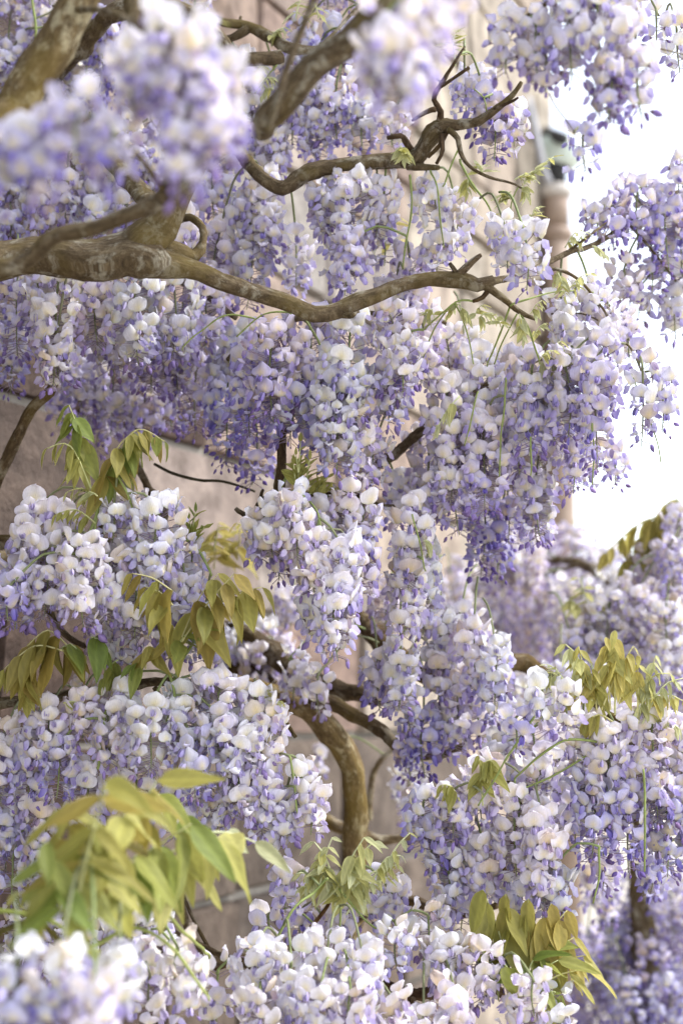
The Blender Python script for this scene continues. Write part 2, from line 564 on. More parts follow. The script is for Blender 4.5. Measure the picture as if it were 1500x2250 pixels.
wall = thing('house_wall', 'pinkish sandstone house wall of mortared blocks behind the wisteria', 'wall', wall_pt(S_BEG, 0))
wall.rotation_euler = WROT.to_euler()
def box_mesh(name, lx, ly, lz, mat, bev=0.0, jit=0.0, rnd=random):
    """box from 0..l with chamfered front edges (front = -y)"""
    b = bev
    def j():
        return rnd.uniform(-jit, jit)
    V = [(0, ly, 0), (lx, ly, 0), (lx, ly, lz), (0, ly, lz),
         (0 + j(), b, 0 + j()), (lx + j(), b, 0 + j()), (lx + j(), b, lz + j()), (0 + j(), b, lz + j()),
         (b * 1.2 + j(), j(), b * 1.2 + j()), (lx - b * 1.2 + j(), j(), b * 1.2 + j()), (lx - b * 1.2 + j(), j(), lz - b * 1.2 + j()), (b * 1.2 + j(), j(), lz - b * 1.2 + j()),
         (lx / 2 + j(), -abs(j()) * 2, lz / 2 + j())]
    F = [(3, 2, 1, 0), (0, 1, 5, 4), (1, 2, 6, 5), (2, 3, 7, 6), (3, 0, 4, 7),
         (4, 5, 9, 8), (5, 6, 10, 9), (6, 7, 11, 10), (7, 4, 8, 11), (8, 9, 12), (9, 10, 12), (10, 11, 12), (11, 8, 12)]
    return mesh_from(name, V, F, mat, smooth=False)
core = link('mortar', box_mesh('mortar', S_END - S_BEG - 0.01, 0.5, WALL_H, M_MORTAR), wall, (0, 0.012, 0))
srnd = random.Random(3)
stone_variants = {m: [box_mesh('stone', 1, 0.2, 1, m, 0.016, 0.009, srnd) for _ in range(5)] for m in (M_STONE_RED_SHADED, M_STONE_PINK, M_STONE_BROWN, M_STONE_BEIGE)}
h = 0.0
while h < WALL_H - 0.1:
    ch = srnd.choice((0.17, 0.21, 0.25, 0.3))
    ch = min(ch, WALL_H - h)
    s = srnd.uniform(-0.3, 0)
    tot = S_END - S_BEG
    while s < tot - 0.02:
        ln = srnd.uniform(0.28, 0.62)
        a, b = max(s, 0), min(s + ln, tot)
        if tot - b < 0.15:
            b = tot
        if b - a > 0.06:
            sm = (a + b) / 2 + S_BEG
            mt = M_STONE_RED_SHADED if sm < 0.45 else M_STONE_BROWN if (h < 1.45 and sm < 1.9) else M_STONE_PINK if sm < 1.55 else M_STONE_BEIGE  # leftmost blocks get the red stone with vine shade in its colour
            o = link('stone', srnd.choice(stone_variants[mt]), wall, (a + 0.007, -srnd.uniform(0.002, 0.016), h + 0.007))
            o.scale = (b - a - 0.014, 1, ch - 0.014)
        s = b if b > a else s + ln
    h += ch

# rainwater pipe on the corner of the house
PZ = 4.92
pb_ = P(1232, 1125, PZ)
pipe = thing('drainpipe', 'beige painted drainpipe with pale green hopper head on the house corner', 'pipe', (pb_.x, pb_.y, 0))
def lathe(name, prof, mat, parent, loc, sides=24, wob=0):
    V, F = [], []
    for r, z in prof:
        for k in range(sides):
            th = 2 * math.pi * k / sides
            V.append((r * math.cos(th), r * math.sin(th), z))
    for i in range(len(prof) - 1):
        for k in range(sides):
            F.append((i * sides + k, i * sides + (k + 1) % sides, (i + 1) * sides + (k + 1) % sides, (i + 1) * sides + k))
    F.append(tuple(range(sides))[::-1]); F.append(tuple((len(prof) - 1) * sides + k for k in range(sides)))
    return link(name, mesh_from(name, V, F, mat), parent, loc)
def hz(py):      # height of photo row py at the pipe
    return P(1232, py, PZ).z
m_ = pxm(PZ)
lathe('pipe_section', [(30 * m_, 0), (30 * m_, hz(500)), (29 * m_, hz(499))], M_PIPE, pipe, (0, 0, 0))
lathe('socket', [(31 * m_, hz(508)), (37 * m_, hz(504)), (38 * m_, hz(492)), (36 * m_, hz(484)), (30 * m_, hz(480))], M_PIPE, pipe, (0, 0, 0))
lathe('pipe_section', [(29 * m_, hz(481)), (29 * m_, hz(404)), (28 * m_, hz(403))], M_PIPE, pipe, (0, 0, 0))
lathe('collar', [(29 * m_, hz(408)), (36 * m_, hz(404)), (38 * m_, hz(392)), (36 * m_, hz(383)), (31 * m_, hz(380))], M_COLLAR, pipe, (0, 0, 0))
lathe('neck', [(25 * m_, hz(382)), (24 * m_, hz(345)), (33 * m_, hz(334))], M_DARK, pipe, (0, 0, 0))
lathe('hopper_head', [(30 * m_, hz(336)), (46 * m_, hz(325)), (52 * m_, hz(300)), (52 * m_, hz(282)), (48 * m_, hz(272)), (40 * m_, hz(270))], M_HOPPER, pipe, (12 * m_, 0, 0), 28)
lathe('bracket', [(30 * m_, hz(1015)), (35 * m_, hz(1013)), (35 * m_, hz(993)), (30 * m_, hz(990))], M_COLLAR, pipe, (0, 0, 0))
def pipe_tube(name, pts, rad, mat):
    q, r = catmull(pts, rad, 0.02)
    V, F, UV = tube_arrays(q, r, 10)
    me = mesh_from(name, [np.array(v) - np.array((pb_.x, pb_.y, 0)) for v in V], F, mat, uv=UV)
    return link(name, me, pipe)
pipe_tube('swan_neck', [P(1158, 215, 5.0), P(1172, 270, 4.96), P(1184, 330, 4.92), P(1197, 385, 4.9), P(1207, 400, 4.9)], [9 * m_] * 5, M_LEAD)
pipe_tube('outlet', [P(1236, 305, 4.95), P(1210, 296, 5.05), P(1180, 286, 5.2)], [14 * m_] * 3, M_DARK)

# ------------------------------------------------------------------ boughs
class Bough:
    def __init__(self, label, base):
        self.root = thing('wisteria_bough', label, 'wisteria', base)
        self.samples = []
        self.rac = []
        self.cand = []

def branch(b, pts, name='branch', seed=None, bumpy=0.16, tint=(1, 1, 1), step=None):
    """pts: (px, py, z, width_px)"""
    w = [np.array(P(x, y, z)) for x, y, z, _ in pts]
    r = [0.5 * q * pxm(z) for _, _, z, q in pts]
    return branch_w(b, w, r, name, seed, bumpy, tint, step)

def branch_w(b, w, r, name='branch', seed=None, bumpy=0.16, tint=(1, 1, 1), step=None):
    st = step or max(0.006, min(0.012, max(r) * 0.6))
    q, rr = catmull(w, r, st)
    sd = seed if seed is not None else random.uniform(0, 90)
    # slight wander so that the limb is not a clean spline
    for i in range(1, len(q) - 1):
        q[i] += 0.38 * rr[i] * np.array(noise.noise_vector(Vector(q[i]) * 28 + Vector((sd, 0, 0))))
    if max(r) > 0.006:          # knots and swollen joints
        al = np.concatenate(([0], np.cumsum(np.linalg.norm(np.diff(q, axis=0), axis=1))))
        krnd = random.Random(int(sd * 100))
        for _ in range(int(al[-1] / 0.075) + 1):
            s0 = krnd.uniform(0.05, 0.95) * al[-1]
            am = krnd.uniform(0.06, 0.24) * (0.4 if max(r) > 0.02 else 1)
            rr = rr * (1 + am * np.exp(-((al - s0) / (rr * krnd.uniform(0.7, 1.3))) ** 2))
    base = Vector(q[0])
    sides = 16 if max(r) > 0.008 else (10 if max(r) > 0.003 else 6)
    V, F, UV = tube_arrays(q - np.array(base), rr, sides, bumpy, sd)
    me = mesh_from(name, V, F, M_BARK, uv=np.array(UV) + sd * 0.01)
    o = part(name, me, b.root, base)
    o.color = (*tint, 1)
    for i in range(0, len(q), 2):
        b.samples.append(q[i])
    return o

def stalk(b, pts, name='stalk', col=(0.24, 0.29, 0.09)):
    w = [np.array(P(x, y, z)) for x, y, z, _ in pts]
    r = [0.36 * q * pxm(z) for _, _, z, q in pts]
    q, rr = catmull(w, r, 0.006)
    sd = random.uniform(0, 60)
    for i in range(1, len(q) - 1):
        q[i] += 0.0035 * np.array(noise.noise_vector(Vector(q[i]) * 22 + Vector((sd, 0, 0))))
        rr[i] *= 1 + 0.25 * noise.noise(Vector((sd, i * 0.9, 0)))
    base = Vector(q[0])
    V, F, UV = tube_arrays(q - np.array(base), rr, 6, 0.2, random.uniform(0, 50))
    c = np.array([np.array(col) * random.uniform(0.85, 1.15) for _ in V])
    me = mesh_from(name, V, F, M_STEM, col=c)
    o = part(name, me, b.root, base)
    for i in range(0, len(q), 2):
        b.samples.append(q[i])
    return o

def raceme(b, cx, y0, y1, hw, z, tone, dens=1.0, lean=0.0, budf=None, zb=None):
    b.rac.append((cx, y0, y1, hw, z, tone, dens, lean, budf))

TOCAM = -C_F
def build_racemes(b, limit=300):
    rnd = random.Random(int(b.root.location.x * 1000) * 17 + len(b.rac))
    S = np.array(b.samples) if b.samples else np.zeros((0, 3))
    allf = []
    for ri, (cx, y0, y1, hw, z, tone, dens, lean, budf) in enumerate(b.rac):
        top = np.array(P(cx, y0, z))
        m = pxm(z)
        Ln = max(0.04, (y1 - y0) * m - 0.02)
        W = hw * m
        W = max(W, 0.026)
        # rachis: hangs straight down with a little sway and lean
        ax = rnd.uniform(-0.05, 0.05) + lean; ay = rnd.uniform(-0.05, 0.05); cv = rnd.uniform(-0.06, 0.06)
        def rach(v, top=top, Ln=Ln, ax=ax, ay=ay, cv=cv):
            return top + np.array((ax * Ln * v + cv * Ln * math.sin(v * 3.1), ay * Ln * v, -Ln * v))
        # the stalk back up to wood
        SV, SF, SCc = [], [], []
        def add_tube(pts, rad, sides, col):
            q, rr = catmull(pts, rad, 0.012) if sides > 4 else (np.array(pts), np.array(rad))
            V, F, _ = tube_arrays(q, rr, sides, 0, 0, len(SV))
            SV.extend(V); SF.extend(F); SCc.extend([np.array(col)] * len(V))
        green = lerp3((0.22, 0.27, 0.10), (0.20, 0.20, 0.12), rnd.random())
        att = None
        if len(S):
            d = np.linalg.norm(S - top - np.array((0, 0, 0.03)), axis=1)
            d = d + np.where(S[:, 2] < top[2] - 0.01, 0.12, 0)
            k = int(np.argmin(d))
            if d[k] < 0.16:
                att = S[k]
        if att is None:
            att = top + np.array((rnd.uniform(-0.03, 0.03), rnd.uniform(0.05, 0.10), rnd.uniform(0.05, 0.09)))
        mid = (att + top) / 2 + np.array((0, 0, 0.25 * np.linalg.norm(att[:2] - top[:2])))
        add_tube([att, mid, top, rach(0.1)], [0.0016, 0.0015, 0.0015, 0.0014], 6, green)
        add_tube([rach(v) for v in np.linspace(0, 1.0, 7)], [0.0015, 0.0014, 0.0013, 0.0012, 0.0010, 0.0008, 0.0005], 6, green)
        nfl = int(2 * math.pi * W * Ln * 0.72 / 0.000235 * dens) + 6
        bf = budf if budf is not None else (0.05 + 0.28 * tone + rnd.uniform(0, 0.08))
        hd0 = 0.024 if W > 0.036 else W * 0.5
        ph0 = rnd.uniform(0, 6.28)
        cj = np.array([rnd.uniform(0.97, 1.02), rnd.uniform(0.955, 0.99), rnd.uniform(0.98, 1.03)])
        for i in range(nfl):
            v = (i + rnd.uniform(0.1, 0.9)) / nfl
            v = v ** 0.92
            phi = ph0 + i * 2.39996 + rnd.uniform(-0.35, 0.35)
            if v > 1 - bf * 0.55:
                stage = 0
            elif v > 1 - bf:
                stage = 1 if rnd.random() < 0.7 else 0
            else:
                stage = 2 if rnd.random() < 0.93 else 1
            env = (0.62 + 0.38 * min(1, v * 5)) * (1 - 0.50 * max(0, v - 0.35) ** 1.1 / 0.62)
            inner = rnd.random() ** 0.5 if rnd.random() < 0.35 else 1.0
            ped = max(0.008, (W - hd0 * (0.8 if stage else 0.3)) * env * (0.45 + 0.55 * inner) * rnd.uniform(0.85, 1.12))
            if noise.noise(Vector((math.cos(phi) * 1.6 + ri * 7.3, math.sin(phi) * 1.6, v * Ln / 0.035))) > 0.22:
                continue
            el = R(28 - 50 * v + rnd.uniform(-14, 14))
            dr = np.array((math.cos(phi) * math.cos(el), math.sin(phi) * math.cos(el), math.sin(el)))
            p0 = rach(max(0, v - 0.02))
            hp = p0 + dr * ped
            # head frame
            e2 = R(rnd.gauss(-14, 14)) - (R(45) * max(0, v - 0.55) / 0.45 if stage < 2 else 0)
            ph2 = phi + rnd.gauss(0, 0.33)
            X = np.array((math.cos(ph2) * math.cos(e2), math.sin(ph2) * math.cos(e2), math.sin(e2)))
            Yv = np.array((-math.sin(ph2), math.cos(ph2), 0.0))
            Zv = np.cross(X, Yv)
            ro = rnd.gauss(0, 0.24)
            Y2 = Yv * math.cos(ro) + Zv * math.sin(ro); Z2 = -Yv * math.sin(ro) + Zv * math.cos(ro)
            sc = rnd.choice((rnd.uniform(0.70, 0.95), rnd.uniform(0.48, 0.78))) * (1 if stage == 2 else 0.95)
            Mx = np.stack((X, Y2, Z2), axis=1) * sc
            tv = tone * 0.82 - 0.05 + 0.30 * (v - 0.38) + rnd.gauss(0, 0.13)
            ti = int(np.argmin([abs(t - tv) for t in TONES]))
            fl = rnd.choice(FLOWERS[(ti, stage)])
            jit = np.clip(cj * np.array([rnd.uniform(0.92, 1.05)] * 3), 0.5, 1.1)
            if rnd.random() < 0.05:
                jit = jit * np.array((0.90, 0.82, 0.70))
            # pedicel
            add_tube([p0, hp], [0.0005, 0.0006], 3, (0.30, 0.23, 0.30))
            px, py, zz = proj(hp)
            inside = -40 < px < 1540 and -40 < py < 2290
            sco = (np.dot(X, np.array(TOCAM)) + 0.6 * np.dot(dr, np.array(TOCAM))) / zz if inside else -9
            allf.append([sco, ri, hp, Mx, fl, jit, stage])
        base = Vector(top)
        SVa = np.array(SV) - top
        me = fast_mesh('flower_cluster', SVa, np.array(SF), np.array(SCc), M_STEM)
        o = part('flower_cluster', me, b.root, base)
        b.rac[ri] = o
    order = sorted(range(len(allf)), key=lambda i: -allf[i][0])
    indiv = set(i for i in order[:limit] if allf[i][0] > 0.1)
    rest = {}
    for i, (sco, ri, hp, Mx, fl, jit, stage) in enumerate(allf):
        ro = b.rac[ri]
        lp = hp - np.array(wpos(ro))
        if i in indiv:
            o = bpy.data.objects.new('flower' if stage else 'flower_bud', fl[3])
            o.parent = ro
            mm = Matrix.Identity(4)
            for a in range(3):
                for c in range(3):
                    mm[a][c] = Mx[a, c]
                mm[a][3] = lp[a]
            o.matrix_basis = mm
            o.color = (*jit, 1)
            COL.objects.link(o)
        else:
            rest.setdefault(ri, []).append((lp, Mx, fl, jit))
    for ri, L in rest.items():
        Vs, Fs, Cs, n = [], [], [], 0
        for lp, Mx, fl, jit in L:
            Vs.append(fl[0] @ Mx.T + lp); Fs.append(fl[1] + n); Cs.append(fl[2] * np.append(jit, 1.0)); n += len(fl[0])
        me = fast_mesh('blossom', np.concatenate(Vs), np.concatenate(Fs), np.concatenate(Cs), M_PETAL)
        o = link('blossom', me, b.rac[ri])
        o['kind'] = 'stuff'
    return len(allf)

# ------------------------------------------------------------------ leaves
LEAFLETS = []
def make_leaflet(rnd):
    V, F, C = [], [], []
    fold = rnd.uniform(0.15, 0.75); curl = rnd.uniform(-0.10, 0.28); wav = rnd.uniform(0.01, 0.04); ph = rnd.uniform(0, 6)
    Wd = rnd.uniform(0.18, 0.25)
    def f(s, t):
        w = Wd * (math.sin(math.pi * min(1, max(0.0, s ** 0.72))) ** 0.85) * (1 - 0.25 * s) + 0.004 * (1 - s)
        x = s; y = w * t * math.cos(fold * 0.8)
        z = -curl * s * s + abs(t) * w * math.sin(fold * 0.8) + wav * math.sin(9 * s + ph + 2 * t) * abs(t)
        g = 1.0 + 0.30 * math.exp(-(t / 0.15) ** 2) + 0.25 * max(0, abs(t) - 0.8) / 0.2 + 0.10 * math.sin(s * 38 - abs(t) * 6)
        return (x, y, z), np.array((1, 1, 1)) * g * 0.78
    sheet(V, F, C, f, 10, 6)
    return fast_mesh('leaflet', np.array(V), np.array(F), np.clip(np.array(C), 0, 1.5), M_LEAF)
lrnd = random.Random(9)
LEAFLETS = [make_leaflet(lrnd) for _ in range(7)]
BRONZE = (0.38, 0.285, 0.07); OLIVE = (0.40, 0.385, 0.095); GREEN = (0.22, 0.29, 0.06); LIME = (0.56, 0.53, 0.17); PALE = (0.62, 0.64, 0.38); YELLOW = (0.60, 0.50, 0.14)

def leaf(b, x0, y0, x1, y1, z, pairs, lpx, col, col2=None, arch=30, droop=0.8, dz=0.0, start=0.3, spread=0.6, small_tip=0.55, rw=4.0, term=True):
    rnd = lrnd
    col2 = col2 or col
    a = np.array(P(x0, y0, z)); c = np.array(P(x1, y1, z + dz))
    mid = (a + c) / 2 + np.array((0, 0, arch * pxm(z)))
    q, rr = catmull([a, mid, c], [rw * 0.5 * pxm(z), rw * 0.42 * pxm(z), rw * 0.25 * pxm(z)], 0.006)
    V, F, UV = tube_arrays(q - a, rr, 6)
    cc = np.array([np.clip(lerp3(col, PALE, 0.5), 0, 1)] * len(V))
    o = part('leaf', mesh_from('leaf', V, F, M_STEM, col=cc), b.root, a)
    n = len(q)
    tang = np.gradient(q, axis=0); tang /= np.linalg.norm(tang, axis=1, keepdims=True)
    spots = []
    for k in range(pairs):
        s = start + (0.97 - start) * (k / max(1, pairs - 0.4))
        for sg in (-1, 1):
            spots.append((s, sg))
    if term:
        spots.append((1.0, 0))
    view = np.array(C_F)
    for s, sg in spots:
        i = min(n - 1, int(s * (n - 1)))
        tg = tang[i]
        side = np.cross(tg, np.array((0, 0, 1.0)))
        side /= max(1e-6, np.linalg.norm(side))
        if abs(tg[2]) > 0.9:
            side = np.array((1.0, 0, 0))
        d = side * sg * spread * rnd.uniform(0.7, 1.3) + tg * rnd.uniform(0.25, 0.6) + np.array((0, 0, -1)) * droop * rnd.uniform(0.75, 1.3)
        if sg == 0:
            d = tg * 0.8 + np.array((0, 0, -1)) * droop
        d = d + np.array((rnd.gauss(0, 0.12), rnd.gauss(0, 0.12), rnd.gauss(0, 0.08)))
        d /= np.linalg.norm(d)
        # leaflet normal: roughly up / towards the open side
        nm = np.array((0, 0, 1.0)) * 0.5 + tg * 0.4 - view * rnd.uniform(0.2, 0.9) + np.array((rnd.gauss(0, 0.3), 0, 0))
        nm = nm - d * np.dot(nm, d); nm /= np.linalg.norm(nm)
        yv = np.cross(nm, d)
        sz = 1.2 * lpx * pxm(z) * rnd.uniform(0.8, 1.15) * (1 - (1 - small_tip) * max(0, s - start) / (1 - start))
        me = rnd.choice(LEAFLETS)
        lf = bpy.data.objects.new('leaflet', me)
        lf.parent = o
        lp = q[i] - a
        mm = Matrix.Identity(4)
        wsc = rnd.uniform(0.85, 1.15)
        for r_ in range(3):
            mm[r_][0] = d[r_] * sz; mm[r_][1] = yv[r_] * sz * wsc; mm[r_][2] = nm[r_] * sz; mm[r_][3] = lp[r_]
        lf.matrix_basis = mm
        k = lerp3(col, col2, rnd.random()) * rnd.uniform(0.85, 1.15)
        lf.color = (*np.clip(k, 0, 1), 1)
        COL.objects.link(lf)
    return o

#DATA
exec_order = []
def rtable(b, txt):
    for ln in txt.strip().splitlines():
        for ent in ln.split(';'):
            if ent.strip():
                v = [float(q) for q in ent.split()]
                raceme(b, *v)

# --- limb of the vine close to the lens, upper left
FL = Bough('thick brown limb with blurred lilac blossoms hanging in front of the forked bough', P(-60, 345, 1.3))
branch(FL, [(-420, 850, 2.08, 100), (-200, 530, 1.7, 104), (-70, 340, 1.5, 100), (30, 222, 1.5, 90), (100, 130, 1.5, 82), (150, 45, 1.5, 80), (205, -70, 1.5, 82)], tint=(1.25, 1.2, 1.0))
branch(FL, [(235, -160, 1.52, 70), (280, -90, 1.55, 56), (300, 10, 1.52, 46), (306, 60, 1.5, 40)])
branch(FL, [(-250, 640, 1.75, 40), (-150, 600, 1.6, 36), (-50, 590, 1.5, 34), (50, 575, 1.48, 36), (110, 530, 1.46, 34), (200, 500, 1.45, 32), (300, 465, 1.43, 38), (365, 425, 1.4, 42), (395, 360, 1.32, 34), (430, 280, 1.2, 26), (430, 160, 1.1, 22), (350, 60, 1.08, 20)])
branch(FL, [(165, 20, 1.5, 16), (235, 25, 1.35, 14), (310, 60, 1.18, 13), (380, 110, 1.14, 12)], 'twig')
branch(FL, [(365, 425, 1.4, 14), (290, 330, 1.25, 12), (180, 250, 1.16, 10), (100, 300, 1.14, 8)], 'twig')
rtable(FL, """
370 70 320 115 1.12 .22 .9 ; 450 170 440 130 1.1 .3 .9 ; 490 130 400 100 1.14 .25 .9 ; 290 150 330 75 1.14 .35 .9
170 240 440 90 1.1 .5 .85 ; 50 330 460 80 1.12 .6 .8 ; 400 300 450 85 1.1 .4 .9 ; 400 80 260 105 1.1 .15 .9 ; 250 290 400 80 1.16 .4 .7 ; 95 300 410 65 1.14 .5 .7
""")
leaf(FL, 440, 90, 470, 40, 1.3, 3, 55, OLIVE, LIME, arch=10)
leaf(FL, 350, 40, 380, 55, 1.28, 2, 45, OLIVE, LIME, arch=10)

FR = Bough('smooth slanting brown limb with pale blurred blossoms above the slender crooked bough', P(580, 280, 1.42))
branch(FR, [(578, 285, 1.5, 50), (610, 235, 1.45, 62), (670, 175, 1.44, 60), (740, 115, 1.43, 62), (800, 60, 1.42, 62), (880, -30, 1.4, 66), (960, -140, 1.5, 68), (1000, -300, 1.9, 66), (960, -480, 2.8, 60), (930, -620, 4.0, 56)])
branch(FR, [(588, 290, 1.3, 14), (612, 210, 1.3, 18), (650, 95, 1.3, 17), (705, -40, 1.3, 16)], 'twig')
branch(FR, [(800, 60, 1.42, 22), (850, 30, 1.25, 18), (930, 0, 1.15, 14)], 'twig')
rtable(FR, """
850 30 270 85 1.12 .06 .8 ; 920 10 240 80 1.14 .1 .8 ; 880 130 290 60 1.12 .18 .8 ; 965 -20 150 60 1.2 .12 .8
""")

# --- the main fork
MF = Bough('heavy forked bough with lichened bark and a long bare limb reaching towards the drainpipe', P(-80, 575, 1.75))
branch(MF, [(-420, 760, 2.08, 84), (-250, 640, 1.88, 84), (-80, 578, 1.76, 84), (40, 562, 1.76, 82), (150, 560, 1.75, 88), (240, 560, 1.75, 98), (310, 556, 1.76, 104), (345, 560, 1.77, 80)], bumpy=0.22)
branch(MF, [(275, 575, 1.77, 70), (318, 545, 1.76, 96), (350, 500, 1.76, 92), (380, 450, 1.76, 74), (420, 370, 1.75, 60), (470, 270, 1.72, 52)], bumpy=0.22)
branch(MF, [(345, 470, 1.79, 60), (315, 430, 1.86, 42), (275, 385, 1.92, 38), (230, 335, 1.98, 36), (170, 260, 2.05, 34)])
branch(MF, [(310, 560, 1.77, 90), (370, 578, 1.78, 56), (440, 598, 1.8, 40), (530, 632, 1.82, 36), (620, 662, 1.84, 38), (690, 690, 1.85, 38), (745, 682, 1.86, 38), (790, 660, 1.86, 35), (860, 632, 1.87, 31), (940, 616, 1.88, 30), (1008, 612, 1.88, 36), (1050, 628, 1.88, 32), (1085, 615, 1.88, 22)])
branch(MF, [(1065, 628, 1.88, 22), (1100, 652, 1.88, 15), (1140, 685, 1.89, 12), (1180, 702, 1.9, 7)], 'twig')
branch(MF, [(1005, 606, 1.88, 20), (1030, 582, 1.87, 15), (1056, 560, 1.86, 9)], 'twig', tint=(1.5, 1.5, 1.6))
branch(MF, [(1003, 600, 1.88, 12), (994, 588, 1.87, 10), (987, 578, 1.87, 8)], 'twig', tint=(.6, .55, .5))
branch(MF, [(330, 545, 1.78, 44), (385, 556, 1.79, 38), (430, 560, 1.8, 30), (446, 530, 1.8, 17), (442, 500, 1.81, 17), (418, 478, 1.82, 17), (392, 484, 1.83, 20)], tint=(1.1, 1.1, 1.1))
branch(MF, [(752, 690, 1.86, 20), (768, 694, 1.85, 14), (776, 692, 1.84, 10)], 'twig')
branch(MF, [(1075, 632, 1.88, 13), (1060, 652, 1.88, 11), (1038, 662, 1.88, 8)], 'twig', tint=(.7, .6, .55))
branch(MF, [(60, 570, 1.8, 26), (120, 600, 1.9, 22), (250, 600, 1.98, 20), (400, 620, 2.05, 16), (520, 700, 2.05, 12)])
branch(MF, [(690, 690, 1.87, 20), (640, 705, 1.95, 16), (560, 740, 2.0, 12), (500, 790, 2.05, 9)])
branch(MF, [(760, 685, 1.88, 18), (820, 690, 1.95, 14), (900, 690, 2.0, 11), (980, 710, 2.0, 8)])
for p in ([(1038, 662, 1.88, 6), (1000, 664, 1.88, 6), (960, 700, 1.89, 5), (930, 725, 1.9, 4)],
          [(1000, 664, 1.88, 6), (1020, 720, 1.9, 5), (1040, 800, 1.92, 4)],
          [(1000, 664, 1.89, 6), (975, 690, 1.9, 5), (945, 740, 1.92, 5), (925, 790, 1.95, 4)],
          [(1120, 670, 1.89, 7), (1100, 720, 1.9, 6), (1070, 805, 1.93, 5)],
          [(1140, 685, 1.89, 7), (1165, 730, 1.9, 7), (1185, 800, 1.92, 6)],
          [(1135, 690, 1.89, 6), (1110, 735, 1.91, 5), (1085, 800, 1.94, 5)],
          [(1120, 672, 1.88, 6), (1160, 660, 1.88, 6), (1210, 645, 1.9, 5), (1260, 638, 1.92, 4)]):
    stalk(MF, p)
for p in ([(560, 700, 1.9, 6), (500, 690, 1.9, 5), (440, 730, 1.9, 5), (400, 770, 1.9, 4)], [(640, 690, 1.88, 6), (580, 690, 1.88, 5), (520, 740, 1.88, 5)]):
    stalk(MF, p)
rtable(MF, """
40 590 820 85 2.02 .4 ; 130 600 870 85 1.95 .08 ; 215 600 800 80 1.98 .06 ; 300 600 840 95 1.97 .1 ; 380 610 830 80 2.0 .15
450 630 800 75 2.05 .25 ; 20 700 900 60 2.1 .5 ; 250 690 860 80 2.05 .25 ; 120 780 890 50 1.93 .05 ; 340 740 900 80 2.1 .45
85 600 760 60 1.97 .25 ; 400 700 900 70 2.12 .35
180 780 950 65 2.25 .5 ; 250 800 990 70 2.25 .4 ; 320 820 1000 70 2.25 .45 ; 140 850 985 45 2.3 .75 ; 380 840 980 60 2.25 .5 ; 210 880 1030 55 2.28 .5 ; 60 640 800 60 2.15 .4
1150 505 680 62 1.82 .32 .8 ; 1110 500 640 50 1.84 .2 .8
600 735 960 85 1.93 .5 ; 680 710 930 85 1.96 .35 ; 770 715 960 95 1.93 .3 ; 860 700 900 85 1.95 .3 ; 930 700 880 75 2.0 .15
560 790 1000 80 1.98 .65 ; 640 830 1010 85 1.95 .6 ; 730 830 1090 80 1.92 .22 ; 790 900 1090 70 1.95 .1 ; 850 830 980 70 1.97 .35
500 820 1060 75 2.08 .75 ; 560 900 1100 70 2.08 .8 ; 440 760 990 80 2.15 .5 ; 510 740 900 70 2.1 .35 ; 700 920 1040 60 2.0 .5
880 760 900 60 1.92 .2 ; 980 740 870 55 2.05 .1 ; 820 980 1110 60 2.0 .25
""")
for a in ((1050, 700, 1075, 690), (1010, 675, 1030, 700), (1165, 690, 1190, 660), (1140, 690, 1150, 745), (950, 680, 935, 700), (1085, 480, 1090, 520), (1170, 480, 1176, 500)):
    leaf(MF, *a, 1.88, 4, 34, PALE, LIME, arch=6, rw=3)

for a in ((1225, 600, 1240, 650), (1250, 635, 1295, 600), (1010, 668, 985, 690), (1040, 700, 1060, 670), (1100, 720, 1085, 690), (1170, 740, 1200, 710), (1185, 790, 1215, 770), (955, 700, 940, 680), (1120, 500, 1105, 470), (1165, 485, 1180, 455)):
    leaf(MF, *a, 1.89, 4, 30, PALE, LIME, arch=8, rw=3, droop=.5)
# --- upper bough
UB = Bough('slender crooked bough with upright bare twigs, just above the long bare limb', P(560, 380, 2.0))
branch(UB, [(462, 285, 1.75, 34), (505, 310, 1.9, 28), (540, 350, 2.02, 26), (575, 390, 2.0, 30), (618, 412, 2.0, 34), (665, 385, 2.0, 32), (720, 368, 2.0, 32), (790, 358, 2.0, 32), (860, 352, 2.0, 34), (905, 350, 1.99, 36), (930, 325, 1.98, 34), (960, 282, 1.97, 34), (1005, 275, 1.96, 24), (1050, 265, 1.95, 21), (1095, 235, 1.94, 16), (1125, 208, 1.93, 12), (1145, 180, 1.92, 8)], bumpy=0.25)
branch(UB, [(962, 275, 1.97, 18), (966, 245, 1.96, 14), (952, 220, 1.95, 12), (965, 190, 1.94, 11), (990, 150, 1.93, 8), (1020, 103, 1.92, 5)], 'twig', tint=(.7, .6, .55), bumpy=.35)
branch(UB, [(967, 190, 1.94, 10), (995, 172, 1.93, 8), (1030, 148, 1.92, 8)], 'twig', tint=(.65, .55, .5), bumpy=.35)
branch(UB, [(956, 240, 1.95, 14), (935, 246, 1.95, 10), (905, 265, 1.96, 6)], 'twig', tint=(.65, .55, .5), bumpy=.35)
branch(UB, [(902, 330, 1.99, 18), (890, 308, 1.98, 14), (880, 298, 1.98, 12), (850, 303, 1.98, 9)], 'twig', tint=(.65, .55, .5), bumpy=.35)
branch(UB, [(895, 365, 1.99, 18), (925, 368, 1.98, 16), (965, 368, 1.98, 10)], 'twig', bumpy=.35)
branch(UB, [(985, 285, 1.96, 14), (1005, 305, 1.95, 13), (1010, 335, 1.95, 11), (1030, 365, 1.95, 8), (1075, 390, 1.95, 7), (1130, 405, 1.95, 5), (1165, 428, 1.95, 3)], 'twig')
branch(UB, [(980, 290, 1.97, 12), (965, 320, 1.96, 10), (940, 345, 1.97, 8)], 'twig', tint=(.7, .6, .55), bumpy=.35)
